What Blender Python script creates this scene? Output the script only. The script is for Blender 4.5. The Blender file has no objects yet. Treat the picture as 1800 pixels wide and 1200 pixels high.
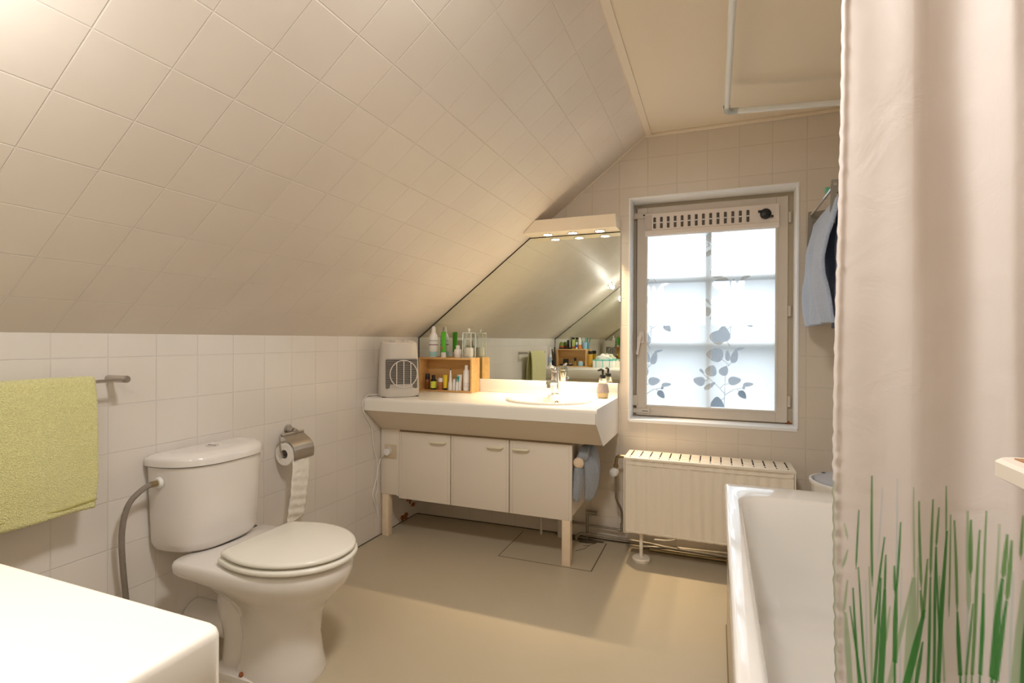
import bpy, bmesh, math, random
import numpy as np
from mathutils import Vector, Matrix, noise
PI = math.pi
SC = bpy.context.scene
COL = SC.collection
random.seed(4)

# ------------------------------------------------------------------ camera
YAW, PITCH, ROLL = -.3746, -.003, .004
cam_d = bpy.data.cameras.new('camera')
cam = bpy.data.objects.new('camera', cam_d); COL.objects.link(cam)
cam_d.sensor_width = 36.0
cam_d.lens = 36.0 * 913.6 / 1800.0
cam_d.clip_start = .02
_f = Vector((math.sin(YAW) * math.cos(PITCH), math.cos(YAW) * math.cos(PITCH), math.sin(PITCH)))
_r = Vector((math.cos(YAW), -math.sin(YAW), 0))
_u = _r.cross(_f)
_r2 = _r * math.cos(ROLL) + _u * math.sin(ROLL)
_u2 = _u * math.cos(ROLL) - _r * math.sin(ROLL)
_m = Matrix((_r2, _u2, -_f)).transposed().to_4x4()
_m.translation = Vector((1.7591, -2.8569, 1.1006))
cam.matrix_world = _m
SC.camera = cam

# ------------------------------------------------------------------ world, sun, exposure
SC.view_settings.view_transform = 'Standard'
SC.view_settings.look = 'None'
SC.view_settings.gamma = 1
SC.view_settings.use_curve_mapping = False
SC.view_settings.exposure = 0.10
SC.cycles.max_bounces = 10
SC.cycles.diffuse_bounces = 7
SC.cycles.transparent_max_bounces = 24
SC.cycles.sample_clamp_indirect = 6
SC.cycles.use_denoising = True
W = bpy.data.worlds.new('sky'); SC.world = W; W.use_nodes = True
_bg = W.node_tree.nodes['Background']
_bg.inputs['Color'].default_value = (.84, .93, 1, 1)
_bg.inputs['Strength'].default_value = 3.3

WARM = (1, .96, .92)
AMBER = (1, .76, .49)
SPOT_W = 52      # each vanity spot
ROOM_W = 2.6      # slope lamp
CEIL_W = 17.5      # added lamp on the flat ceiling, evens the room light

# ------------------------------------------------------------------ materials
def nodes(m): return m.node_tree.nodes, m.node_tree.links
def mat(name, col, rough=.5, metal=0, spec=.5, bump=0, bscale=60, trans=0, ior=1.45, coat=0, var=0, vscale=8, sss=0):
    m = bpy.data.materials.new(name); m.use_nodes = True
    N, L = nodes(m); b = N['Principled BSDF']
    b.inputs['Base Color'].default_value = (*col, 1); b.inputs['Roughness'].default_value = rough
    b.inputs['Metallic'].default_value = metal; b.inputs['Specular IOR Level'].default_value = spec
    b.inputs['Transmission Weight'].default_value = trans; b.inputs['IOR'].default_value = ior
    b.inputs['Coat Weight'].default_value = coat
    tc = N.new('ShaderNodeTexCoord')
    if bump:
        n = N.new('ShaderNodeTexNoise'); n.inputs['Scale'].default_value = bscale; n.inputs['Detail'].default_value = 3
        bp = N.new('ShaderNodeBump'); bp.inputs['Strength'].default_value = bump; bp.inputs['Distance'].default_value = .004
        L.new(tc.outputs['Object'], n.inputs['Vector']); L.new(n.outputs['Fac'], bp.inputs['Height']); L.new(bp.outputs['Normal'], b.inputs['Normal'])
    if var:
        n = N.new('ShaderNodeTexNoise'); n.inputs['Scale'].default_value = vscale; n.inputs['Detail'].default_value = 4
        r = N.new('ShaderNodeMixRGB'); r.blend_type = 'MIX'
        r.inputs[1].default_value = (*[c * (1 - var) for c in col], 1); r.inputs[2].default_value = (*[min(1, c * (1 + var)) for c in col], 1)
        L.new(tc.outputs['Object'], n.inputs['Vector']); L.new(n.outputs['Fac'], r.inputs[0]); L.new(r.outputs[0], b.inputs['Base Color'])
    return m

def emit(name, col, s):
    m = bpy.data.materials.new(name); m.use_nodes = True
    N, L = nodes(m); b = N['Principled BSDF']
    b.inputs['Base Color'].default_value = (*col, 1)
    b.inputs['Emission Color'].default_value = (*col, 1); b.inputs['Emission Strength'].default_value = s
    return m

def tile_mat(name, col, uvec, vvec, uo, vo, size=.15, rough=.28, grout=.90, bump=.42):
    """square wall tiles laid from a plane's own metric directions"""
    m = bpy.data.materials.new(name); m.use_nodes = True
    N, L = nodes(m); b = N['Principled BSDF']; b.inputs['Roughness'].default_value = rough
    g = N.new('ShaderNodeNewGeometry')
    def dot(v, off):
        d = N.new('ShaderNodeVectorMath'); d.operation = 'DOT_PRODUCT'; d.inputs[1].default_value = v
        L.new(g.outputs['Position'], d.inputs[0])
        a = N.new('ShaderNodeMath'); a.operation = 'ADD'; a.inputs[1].default_value = off + 30 * size
        L.new(d.outputs['Value'], a.inputs[0]); return a.outputs[0]
    c = N.new('ShaderNodeCombineXYZ'); L.new(dot(uvec, -uo), c.inputs[0]); L.new(dot(vvec, -vo), c.inputs[1])
    br = N.new('ShaderNodeTexBrick'); br.offset = 0; br.squash = 1
    br.inputs['Scale'].default_value = 1; br.inputs['Brick Width'].default_value = size; br.inputs['Row Height'].default_value = size
    br.inputs['Mortar Size'].default_value = .0022; br.inputs['Mortar Smooth'].default_value = .7; br.inputs['Bias'].default_value = 0
    br.inputs['Color1'].default_value = (*col, 1); br.inputs['Color2'].default_value = (*[x * .975 for x in col], 1)
    br.inputs['Mortar'].default_value = (*[x * grout for x in col], 1)
    L.new(c.outputs[0], br.inputs['Vector'])
    n = N.new('ShaderNodeTexNoise'); n.inputs['Scale'].default_value = 3.5; n.inputs['Detail'].default_value = 5
    L.new(g.outputs['Position'], n.inputs['Vector'])
    mx = N.new('ShaderNodeMixRGB'); mx.blend_type = 'MULTIPLY'; mx.inputs[0].default_value = 1
    cr = N.new('ShaderNodeValToRGB'); cr.color_ramp.elements[0].color = (.965, .96, .95, 1); cr.color_ramp.elements[1].color = (1, 1, 1, 1)
    cr.color_ramp.elements[0].position = .35; cr.color_ramp.elements[1].position = .65
    L.new(n.outputs['Fac'], cr.inputs[0]); L.new(br.outputs['Color'], mx.inputs[1]); L.new(cr.outputs[0], mx.inputs[2])
    L.new(mx.outputs[0], b.inputs['Base Color'])
    inv = N.new('ShaderNodeMath'); inv.operation = 'SUBTRACT'; inv.inputs[0].default_value = 1; L.new(br.outputs['Fac'], inv.inputs[1])
    n2 = N.new('ShaderNodeTexNoise'); n2.inputs['Scale'].default_value = 14; n2.inputs['Detail'].default_value = 2; L.new(g.outputs['Position'], n2.inputs['Vector'])
    ad = N.new('ShaderNodeMath'); ad.operation = 'MULTIPLY_ADD'; ad.inputs[1].default_value = .22; L.new(n2.outputs['Fac'], ad.inputs[0]); L.new(inv.outputs[0], ad.inputs[2])
    bp = N.new('ShaderNodeBump'); bp.inputs['Strength'].default_value = bump; bp.inputs['Distance'].default_value = .003
    L.new(ad.outputs[0], bp.inputs['Height']); L.new(bp.outputs['Normal'], b.inputs['Normal'])
    return m

SA = .6587; cA, sA = math.cos(SA), math.sin(SA); KZ = 1.1155; CZ = 2.202; SX = (CZ - KZ) / math.tan(SA)
TILE = (.74, .69, .63)
M = {}
M['tile_left'] = tile_mat('left wall tile', (.75, .71, .67), (0, 1, 0), (0, 0, 1), -1.963, 1.0407)
M['tile_far'] = tile_mat('far wall tile', (.71, .645, .56), (1, 0, 0), (0, 0, 1), 1.2636, 2.0773)
M['tile_slope'] = tile_mat('slope tile', (.77, .71, .65), (0, 1, 0), (cA, 0, sA), -2.2588, 1.0406 + KZ * sA, .1495, rough=.42, grout=1.06, bump=.6)  # lighter joints paint in the highlights on the raised ridges
M['tile_right'] = tile_mat('right wall tile', (.72, .66, .58), (0, 1, 0), (0, 0, 1), 0, 2.0773)
M['plaster'] = mat('cream ceiling paint', (.80, .71, .58), .8, bump=.08, bscale=90)
M['trim'] = mat('cream painted bead', (.82, .73, .60), .5)
M['reveal'] = mat('white painted reveal', (.86, .87, .88), .45)
M['ceramic'] = mat('glazed ceramic', (.78, .745, .715), .10, coat=.5, spec=.5)
M['seat'] = mat('cream plastic seat', (.80, .78, .71), .22)
M['enamel'] = mat('bath enamel', (.84, .82, .79), .07, coat=.6)
M['bathpanel'] = mat('bath side panel', (.72, .64, .54), .4)
M['laminate'] = mat('white laminate', (.84, .81, .75), .3)
M['laminate_daylit'] = mat('white laminate daylight tint', (.82, .81, .80), .35)  # cool window light on the end panel is put into this tint
M['cabinet'] = mat('cream cabinet board', (.76, .69, .60), .4)
M['gap'] = mat('dark gap brown', (.30, .21, .12), .7)
M['handle'] = mat('ivory plastic handle', (.80, .75, .58), .3)
M['leg'] = mat('pale planed wood', (.80, .66, .49), .55, var=.12, vscale=20)
M['chrome'] = mat('chrome', (.86, .86, .86), .07, 1)
M['steel'] = mat('brushed steel', (.50, .46, .42), .3, 1)
M['pipe'] = mat('old painted pipe', (.33, .29, .23), .4, .6, var=.25, vscale=40)
M['dark'] = mat('black plastic', (.015, .014, .013), .35)
M['void'] = mat('dark interior', (.04, .035, .03), .9)
M['rust'] = mat('rust stain', (.30, .10, .03), .8, var=.4, vscale=60)
M['radiator'] = mat('cream radiator enamel', (.83, .76, .65), .35)
M['white_plastic'] = mat('white plastic', (.82, .82, .80), .3)
M['heater'] = mat('light grey plastic', (.62, .58, .53), .4)
M['heater_top'] = mat('pale heater top', (.76, .72, .67), .35)
M['winframe'] = mat('grey beige window paint', (.60, .535, .455), .45, var=.05)
M['winframe_shaded'] = mat('shaded beige window paint', (.50, .43, .32), .5)  # shade on the recessed casing is put into this darker tone
M['vent'] = mat('vent strip paint', (.74, .66, .59), .45)
M['glass'] = mat('clear glass', (.97, 1, .99), .01, trans=1, ior=1.45)
M['bar'] = mat('outer glazing bar', (.62, .66, .68), .6)
M['paper'] = mat('tissue paper', (.84, .81, .76), .95, bump=.9, bscale=45)
M['card'] = mat('brown card', (.45, .40, .36), .9)
M['peg'] = mat('beige peg', (.78, .62, .46), .45)
M['socket'] = mat('beige socket plate', (.62, .52, .37), .4)
M['hose'] = mat('braided steel hose', (.34, .30, .26), .45, .6, bump=.8, bscale=500)
M['brass'] = mat('dull brass fitting', (.35, .27, .14), .4, .8)
M['mirror'] = mat('mirror silver', (.80, .83, .76), .0, 1)
M['mirror_edge'] = mat('mirror edge dark', (.03, .028, .02), .5)
M['lampbox'] = mat('cream lamp box', (.82, .73, .60), .4)
M['rail'] = mat('white curtain rail', (.80, .82, .82), .25)
M['grey_arm'] = mat('grey plastic arm', (.26, .24, .20), .5)
M['outside_wall'] = mat('far house render', (.10, .125, .15), .9)
M['outside_roof'] = mat('far house roof', (.09, .095, .10), .9)

def wood(name, a, b_, axis=(1, .08, .08), sc=26):
    m = bpy.data.materials.new(name); m.use_nodes = True; N, L = nodes(m); b = N['Principled BSDF']; b.inputs['Roughness'].default_value = .5
    tc = N.new('ShaderNodeTexCoord'); mp = N.new('ShaderNodeMapping'); mp.inputs['Scale'].default_value = (.12, 1, 1)
    n = N.new('ShaderNodeTexNoise'); n.inputs['Scale'].default_value = sc; n.inputs['Detail'].default_value = 4; n.inputs['Distortion'].default_value = .6
    cr = N.new('ShaderNodeValToRGB'); cr.color_ramp.elements[0].color = (*a, 1); cr.color_ramp.elements[1].color = (*b_, 1)
    cr.color_ramp.elements[0].position = .3; cr.color_ramp.elements[1].position = .7
    L.new(tc.outputs['Object'], mp.inputs[0]); L.new(mp.outputs[0], n.inputs['Vector']); L.new(n.outputs['Fac'], cr.inputs[0]); L.new(cr.outputs[0], b.inputs['Base Color'])
    return m
M['pine'] = wood('pine board', (.60, .34, .12), (.74, .48, .20))
M['shelfwood'] = wood('brown shelf wood', (.34, .17, .07), (.45, .24, .10))

def terry(name, col, dark):
    m = bpy.data.materials.new(name); m.use_nodes = True; N, L = nodes(m); b = N['Principled BSDF']; b.inputs['Roughness'].default_value = .95
    b.inputs['Sheen Weight'].default_value = .4; b.inputs['Sheen Roughness'].default_value = .6; b.inputs['Specular IOR Level'].default_value = .1
    tc = N.new('ShaderNodeTexCoord')
    v = N.new('ShaderNodeTexVoronoi'); v.inputs['Scale'].default_value = 330
    n = N.new('ShaderNodeTexNoise'); n.inputs['Scale'].default_value = 330; n.inputs['Detail'].default_value = 3
    mx = N.new('ShaderNodeMixRGB'); mx.inputs[1].default_value = (*dark, 1); mx.inputs[2].default_value = (*col, 1)
    cr = N.new('ShaderNodeMapRange'); cr.inputs[1].default_value = .3; cr.inputs[2].default_value = .62
    L.new(tc.outputs['Object'], v.inputs['Vector']); L.new(tc.outputs['Object'], n.inputs['Vector'])
    L.new(n.outputs['Fac'], cr.inputs[0]); L.new(cr.outputs[0], mx.inputs[0]); L.new(mx.outputs[0], b.inputs['Base Color'])
    bp = N.new('ShaderNodeBump'); bp.inputs['Strength'].default_value = .8; bp.inputs['Distance'].default_value = .003
    L.new(v.outputs['Distance'], bp.inputs['Height']); L.new(bp.outputs['Normal'], b.inputs['Normal'])
    return m
M['green_terry'] = terry('lime terry', (.74, .72, .34), (.60, .57, .25))
M['blue_terry'] = terry('blue terry', (.44, .53, .70), (.32, .39, .54))
M['grey_terry'] = terry('grey blue terry', (.36, .40, .46), (.25, .28, .33))
M['navy_terry'] = terry('navy terry', (.05, .08, .16), (.03, .05, .10))

def floor_mat():
    m = bpy.data.materials.new('ribbed beige vinyl'); m.use_nodes = True; N, L = nodes(m); b = N['Principled BSDF']
    b.inputs['Roughness'].default_value = .42
    g = N.new('ShaderNodeNewGeometry')
    n = N.new('ShaderNodeTexNoise'); n.inputs['Scale'].default_value = 3.3; n.inputs['Detail'].default_value = 6
    cr = N.new('ShaderNodeValToRGB'); cr.color_ramp.elements[0].color = (.49, .42, .30, 1); cr.color_ramp.elements[1].color = (.54, .47, .345, 1)
    L.new(g.outputs['Position'], n.inputs['Vector']); L.new(n.outputs['Fac'], cr.inputs[0])
    w = N.new('ShaderNodeTexWave'); w.wave_type = 'BANDS'; w.bands_direction = 'DIAGONAL'; w.inputs['Scale'].default_value = 95; w.inputs['Distortion'].default_value = 0
    L.new(g.outputs['Position'], w.inputs['Vector'])
    mx = N.new('ShaderNodeMixRGB'); mx.blend_type = 'MULTIPLY'; mx.inputs[0].default_value = .10
    L.new(cr.outputs[0], mx.inputs[1]); L.new(w.outputs['Color'], mx.inputs[2]); L.new(mx.outputs[0], b.inputs['Base Color'])
    bp = N.new('ShaderNodeBump'); bp.inputs['Strength'].default_value = .12; bp.inputs['Distance'].default_value = .001
    L.new(w.outputs['Fac'], bp.inputs['Height']); L.new(bp.outputs['Normal'], b.inputs['Normal'])
    return m
M['floor'] = floor_mat()

def film_mat():
    """frosted privacy film: cloudy parts scatter light, the leaf shapes stay nearly clear"""
    m = bpy.data.materials.new('frosted leaf film'); m.use_nodes = True; N, L = nodes(m)
    for n in list(N): N.remove(n)
    out = N.new('ShaderNodeOutputMaterial')
    at = N.new('ShaderNodeAttribute'); at.attribute_name = 'leaf'
    tr = N.new('ShaderNodeBsdfTranslucent'); tr.inputs['Color'].default_value = (.93, .96, .97, 1)
    df = N.new('ShaderNodeBsdfDiffuse'); df.inputs['Color'].default_value = (.8, .84, .86, 1)
    m0 = N.new('ShaderNodeMixShader'); m0.inputs[0].default_value = .12; L.new(tr.outputs[0], m0.inputs[1]); L.new(df.outputs[0], m0.inputs[2])
    tp = N.new('ShaderNodeBsdfTransparent'); tp.inputs['Color'].default_value = (.97, .98, 1, 1)
    mr = N.new('ShaderNodeMapRange'); mr.inputs[3].default_value = .09; mr.inputs[4].default_value = .88; L.new(at.outputs['Fac'], mr.inputs[0])
    mx = N.new('ShaderNodeMixShader'); L.new(mr.outputs[0], mx.inputs[0]); L.new(m0.outputs[0], mx.inputs[1]); L.new(tp.outputs[0], mx.inputs[2])
    L.new(mx.outputs[0], out.inputs[0]); return m
M['film'] = film_mat()

def curtain_mat():
    m = bpy.data.materials.new('printed curtain fabric'); m.use_nodes = True; N, L = nodes(m)
    b = N['Principled BSDF']; out = N['Material Output']; b.inputs['Roughness'].default_value = .6; b.inputs['Specular IOR Level'].default_value = .25
    at = N.new('ShaderNodeAttribute'); at.attribute_name = 'print'
    L.new(at.outputs['Color'], b.inputs['Base Color'])
    tr = N.new('ShaderNodeBsdfTranslucent'); L.new(at.outputs['Color'], tr.inputs['Color'])
    mx = N.new('ShaderNodeMixShader'); mx.inputs[0].default_value = .42
    L.new(b.outputs[0], mx.inputs[1]); L.new(tr.outputs[0], mx.inputs[2]); L.new(mx.outputs[0], out.inputs[0])
    tc = N.new('ShaderNodeTexCoord'); n = N.new('ShaderNodeTexNoise'); n.inputs['Scale'].default_value = 9; n.inputs['Detail'].default_value = 5; n.inputs['Distortion'].default_value = 1
    bp = N.new('ShaderNodeBump'); bp.inputs['Strength'].default_value = .35; bp.inputs['Distance'].default_value = .01
    L.new(tc.outputs['Object'], n.inputs['Vector']); L.new(n.outputs['Fac'], bp.inputs['Height']); L.new(bp.outputs['Normal'], b.inputs['Normal'])
    return m
M['curtain'] = curtain_mat()

_mc = {}
def cmat(col, rough=.35, metal=0, trans=0):
    k = (col, rough, metal, trans)
    if k not in _mc: _mc[k] = mat('paint %d' % len(_mc), col, rough, metal, trans=trans)
    return _mc[k]

# ------------------------------------------------------------------ mesh helpers
def BM(): return bmesh.new()
def box(bm, a, b, bev=0, seg=2):
    x0, y0, z0 = [min(p, q) for p, q in zip(a, b)]; x1, y1, z1 = [max(p, q) for p, q in zip(a, b)]
    v = [bm.verts.new(p) for p in ((x0, y0, z0), (x1, y0, z0), (x1, y1, z0), (x0, y1, z0), (x0, y0, z1), (x1, y0, z1), (x1, y1, z1), (x0, y1, z1))]
    fs = [bm.faces.new([v[i] for i in f]) for f in ((0, 3, 2, 1), (4, 5, 6, 7), (0, 1, 5, 4), (1, 2, 6, 5), (2, 3, 7, 6), (3, 0, 4, 7))]
    if bev: bmesh.ops.bevel(bm, geom=list({e for f in fs for e in f.edges}), offset=bev, segments=seg, affect='EDGES', profile=.5)
    return bm
def rings(bm, R, cap0=True, cap1=True, closed=True):
    V = [[bm.verts.new(p) for p in r] for r in R]
    for a, b in zip(V[:-1], V[1:]):
        n = len(a)
        for i in range(n if closed else n - 1):
            j = (i + 1) % n
            bm.faces.new((a[i], a[j], b[j], b[i]))
    if closed and cap0: bm.faces.new(list(reversed(V[0])))
    if closed and cap1: bm.faces.new(V[-1])
    return V
def frame(d):
    d = Vector(d).normalized(); a = Vector((0, 0, 1)) if abs(d.z) < .9 else Vector((1, 0, 0))
    u = d.cross(a).normalized(); return u, d.cross(u).normalized()
def lathe(bm, prof, c=(0, 0, 0), n=24, axis=(0, 0, 1), sx=1, sy=1):
    ax = Vector(axis).normalized(); u, v = frame(ax)
    if ax.z > .9: u, v = Vector((1, 0, 0)), Vector((0, 1, 0))
    c = Vector(c)
    R = [[c + ax * h + u * (max(r, 1e-5) * math.cos(2 * PI * k / n) * sx) + v * (max(r, 1e-5) * math.sin(2 * PI * k / n) * sy) for k in range(n)] for r, h in prof]
    rings(bm, R); return bm
def cyl(bm, a, b, r, n=16, r2=None):
    a, b = Vector(a), Vector(b); L = (b - a).length
    return lathe(bm, [(r, 0), (r if r2 is None else r2, L)], a, n, b - a)
def tube(bm, pts, r, n=10, smooth=0):
    P = [Vector(p) for p in pts]; r0_ = r; n0_ = len(P)
    for _ in range(smooth):
        Q = [P[0]]
        for a, b in zip(P[:-1], P[1:]): Q += [a * .75 + b * .25, a * .25 + b * .75]
        P = Q + [P[-1]]
    R = []; u = None
    for i, p in enumerate(P):
        d = (P[min(i + 1, len(P) - 1)] - P[max(i - 1, 0)]).normalized()
        if u is None: u, _ = frame(d)
        u = (u - d * u.dot(d)).normalized(); v = d.cross(u)
        if isinstance(r, (list, tuple)):
            q = i / (len(P) - 1) * (len(r) - 1); k0 = min(int(q), len(r) - 2); rr = r[k0] + (r[k0 + 1] - r[k0]) * (q - k0)
        else: rr = r
        R.append([p + u * (rr * math.cos(2 * PI * k / n)) + v * (rr * math.sin(2 * PI * k / n)) for k in range(n)])
    rings(bm, R); return bm
def rrect(cx, cy, hx, hy, r, z, n=6):
    r = min(r, hx, hy); out = []
    for (sx, sy, a0) in ((1, 1, 0), (-1, 1, 90), (-1, -1, 180), (1, -1, 270)):
        for k in range(n + 1):
            a = math.radians(a0 + 90 * k / n)
            out.append((cx + sx * (hx - r) + r * math.cos(a), cy + sy * (hy - r) + r * math.sin(a), z))
    return out
def prism(bm, poly, ax, a, b):
    """polygon in the two other axes, extruded along axis ax from a to b"""
    def P(p, t):
        return {'x': (t, p[0], p[1]), 'y': (p[0], t, p[1]), 'z': (p[0], p[1], t)}[ax]
    rings(bm, [[P(p, a) for p in poly], [P(p, b) for p in poly]]); return bm
def plate_hole(bm, outer, inner, z0, z1):
    """flat plate in the xy plane with one hole, thickness z0..z1"""
    for z in (z0, z1):
        vo = [bm.verts.new((x, y, z)) for x, y in outer]; vi = [bm.verts.new((x, y, z)) for x, y in inner]
        es = [bm.edges.new((l[i], l[(i + 1) % len(l)])) for l in (vo, vi) for i in range(len(l))]
        bmesh.ops.triangle_fill(bm, use_beauty=True, edges=es)
        if z == z0: keep = (vo, vi)
        else:
            for la, lb in zip(keep, (vo, vi)):
                n = len(la)
                for i in range(n):
                    j = (i + 1) % n; bm.faces.new((la[i], la[j], lb[j], lb[i]))
    return bm
def xform(bm, Mx): bmesh.ops.transform(bm, matrix=Mx, verts=bm.verts); return bm

def wloc(p):
    v = Vector((0, 0, 0))
    while p is not None: v += p.location; p = p.parent
    return v
def P(name, bm, m, parent=None, smooth=True, label=None, ang=35):
    """link one mesh object; coordinates are given in the room and shifted to the parent"""
    bmesh.ops.recalc_face_normals(bm, faces=bm.faces)
    off = wloc(parent)
    if off.length: bmesh.ops.translate(bm, vec=-off, verts=bm.verts)
    me = bpy.data.meshes.new(name); bm.to_mesh(me); bm.free()
    for mm in (m if isinstance(m, (list, tuple)) else [m]): me.materials.append(mm)
    if smooth:
        me.polygons.foreach_set('use_smooth', [True] * len(me.polygons)); me.set_sharp_from_angle(angle=math.radians(ang))
    o = bpy.data.objects.new(name, me); COL.objects.link(o); o.parent = parent
    if label: o['label'] = label
    return o
def thing(name, label, cat, loc=(0, 0, 0), group=None):
    o = bpy.data.objects.new(name, None); COL.objects.link(o); o.location = loc; o.empty_display_size = .05
    o['label'] = label; o['category'] = cat
    if group: o['group'] = group
    return o
def T(name, bm, m, label, cat, group=None, **k):
    """a thing that is one mesh; origin goes to its base"""
    xs = [v.co.x for v in bm.verts]; ys = [v.co.y for v in bm.verts]; zs = [v.co.z for v in bm.verts]
    c = Vector(((min(xs) + max(xs)) / 2, (min(ys) + max(ys)) / 2, min(zs)))
    bmesh.ops.translate(bm, vec=-c, verts=bm.verts)
    o = P(name, bm, m, None, **k); o.location = c; o['label'] = label; o['category'] = cat
    if group: o['group'] = group
    return o
def S(name, bm, m, parent=None, **k):
    o = P(name, bm, m, parent, **k)
    if parent is None: o['kind'] = 'structure'
    return o
# ------------------------------------------------------------------ the room
RX, NY = 2.55, -3.0
S('floor', box(BM(), (-.2, NY - .2, -.15), (RX + .2, .25, 0)), M['floor'], smooth=False)
S('wall_left', box(BM(), (-.12, NY - .2, 0), (0, .25, KZ)), M['tile_left'], smooth=False)
_n = (-sA * .12, cA * .12)
S('wall_slope', prism(BM(), [(0, KZ), (SX, CZ), (SX + _n[0], CZ + _n[1]), (_n[0] - .04, KZ + _n[1] - .03), (-.12, KZ)], 'y', NY - .2, .25), M['tile_slope'], smooth=False)
S('ceiling', box(BM(), (SX - .06, NY - .2, CZ), (RX + .2, .25, CZ + .12)), M['plaster'], smooth=False)
S('wall_right', box(BM(), (RX, NY - .2, 0), (RX + .15, .25, CZ)), M['tile_right'], smooth=False)
S('wall_near', box(BM(), (-.1, NY - .15, 0), (RX, NY, CZ)), M['tile_far'], smooth=False)
# far wall with the window opening: plate built flat, then stood up
WX0, WX1, WZ0, WZ1 = 1.32, 2.125, .672, 1.866
bm = plate_hole(BM(), [(-.1, 0), (RX, 0), (RX, CZ), (-.1, CZ)], [(WX0, WZ0), (WX1, WZ0), (WX1, WZ1), (WX0, WZ1)], 0, .36)
xform(bm, Matrix(((1, 0, 0, 0), (0, 0, 1, 0), (0, 1, 0, 0), (0, 0, 0, 1))))
S('wall_far', bm, M['tile_far'], smooth=False)
# painted reveal lining of the opening with a white front lip
bm = BM()
for a, b in (((WX0, -.003, WZ0), (WX0 + .003, .137, WZ1)), ((WX1 - .003, -.003, WZ0), (WX1, .137, WZ1)), ((WX0, -.003, WZ1 - .003), (WX1, .137, WZ1)), ((WX0, -.004, WZ0), (WX1, .137, WZ0 + .003))):
    box(bm, a, b)
for a, b in (((WX0 - .005, -.004, WZ0 - .005), (WX0, 0, WZ1 + .005)), ((WX1, -.004, WZ0 - .005), (WX1 + .005, 0, WZ1 + .005)), ((WX0, -.004, WZ1), (WX1, 0, WZ1 + .005)), ((WX0, -.004, WZ0 - .012), (WX1 + .005, 0, WZ0))):
    box(bm, a, b)
S('trim_1', bm, M['reveal'], smooth=False)
S('trim_2', prism(BM(), [(SX - .004, CZ - .004), (SX + .030, CZ), (SX + .030, CZ - .006), (SX + .004, CZ - .012)], 'y', NY, 0), M['trim'], smooth=False)
S('trim_3', box(BM(), (SX, -.012, CZ - .018), (RX, 0, CZ), .004), M['trim'])
S('trim_4', prism(BM(), [(.0 + (1.0 + .45 * k) * 0, 0) for k in range(0)] or [(SX - .40, CZ - .31 * 1.0), (SX - .0, CZ), (SX, CZ - .010), (SX - .392, CZ - .314)], 'y', -.004, 0), M['trim'], smooth=False)
# floor hatch: a cut panel of the same vinyl, sealed with a dark joint
hx0, hx1, hy0, hy1 = .73, 1.21, -.418, -.05
bm = BM()
for a, b in (((hx0, hy0 - .002, 0), (hx1, hy0 + .001, .0012)), ((hx0 - .0015, hy0, 0), (hx0 + .0015, hy1, .0012)), ((hx1 - .0025, hy0, 0), (hx1 + .0025, hy1, .0012))): box(bm, a, b)
S('trim_5', bm, cmat((.13, .10, .06), .9), smooth=False)
# damaged plaster and dark gap at the foot of the walls
def blob(bm, c, ax, rx, ry, h, n=22, seed=0, rough=.35):
    rnd = random.Random(seed); pts = []
    for k in range(n):
        a = 2 * PI * k / n; q = 1 + rnd.uniform(-rough, rough)
        pts.append((rx * q * math.cos(a), ry * q * math.sin(a)))
    R = []
    for t, s in ((0, 1), (h, .92)):
        R.append([{'x': (c[0] + t, c[1] + p * s, c[2] + q * s), 'y': (c[0] + p * s, c[1] - t, c[2] + q * s), 'z': (c[0] + p * s, c[1] + q * s, c[2] + t)}[ax] for p, q in pts])
    rings(bm, R)
bm = BM(); blob(bm, (0, -.10, .155), 'x', .045, .06, .0015, seed=3); blob(bm, (0, -.16, .022), 'x', .04, .02, .0015, seed=5); blob(bm, (0, -.06, .07), 'x', .025, .014, .0015, seed=8)
S('trim_6', bm, M['rust'], smooth=False)
bm = BM()
tube(bm, [(0.001, -3, .002), (0.001, -.40, .002), (.001, -.02, .002), (.6, -.002, .002), (1.7, -.002, .002)], .0032, 5)
blob(bm, (1.09, -.05, .0), 'z', .10, .03, .0012, seed=11); blob(bm, (.97, -.02, .0), 'z', .06, .02, .0012, seed=12)
for pts in ([(1.16, -.06), (1.13, -.11), (1.12, -.16), (1.08, -.21)], [(1.13, -.11), (1.10, -.13)], [(1.07, -.05), (1.12, -.06), (1.20, -.05)]):
    tube(bm, [(x, y, .0005) for x, y in pts], .0016, 4)
S('trim_7', bm, cmat((.10, .075, .045), .95), smooth=False)

# ------------------------------------------------------------------ window
win = bpy.data.objects.new('window_1', None); COL.objects.link(win); win.location = (1.72, .06, WZ0); win['kind'] = 'structure'
def fr(bm, x0, x1, z0, z1, w, y0, y1, bev=.002):
    ws = w if isinstance(w, tuple) else (w, w, w, w)   # left right bottom top
    for a, b in (((x0, y0, z0), (x0 + ws[0], y1, z1)), ((x1 - ws[1], y0, z0), (x1, y1, z1)), ((x0 + ws[0], y0, z0), (x1 - ws[1], y1, z0 + ws[2])), ((x0 + ws[0], y0, z1 - ws[3]), (x1 - ws[1], y1, z1))):
        box(bm, a, b, bev, 1)
    return bm
P('outer_casing', fr(BM(), WX0 + .006, WX1 - .006, WZ0 + .006, WZ1 - .006, (.045, .045, .03, .05), .062, .13), M['winframe_shaded'], win)
P('sash', fr(BM(), 1.352, 2.088, .694, 1.822, (.053, .053, .055, .11), .044, .095), M['winframe'], win)
P('glazing_bead', fr(BM(), 1.398, 2.042, .742, 1.70, .010, .040, .05, .001), mat('pale bead', (.62, .58, .52), .45), win)
P('rust_spot', (lambda b: (blob(b, (2.095, .061, .690), 'y', .014, .010, .003, seed=2), b)[1])(BM()), M['rust'], win)
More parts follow.
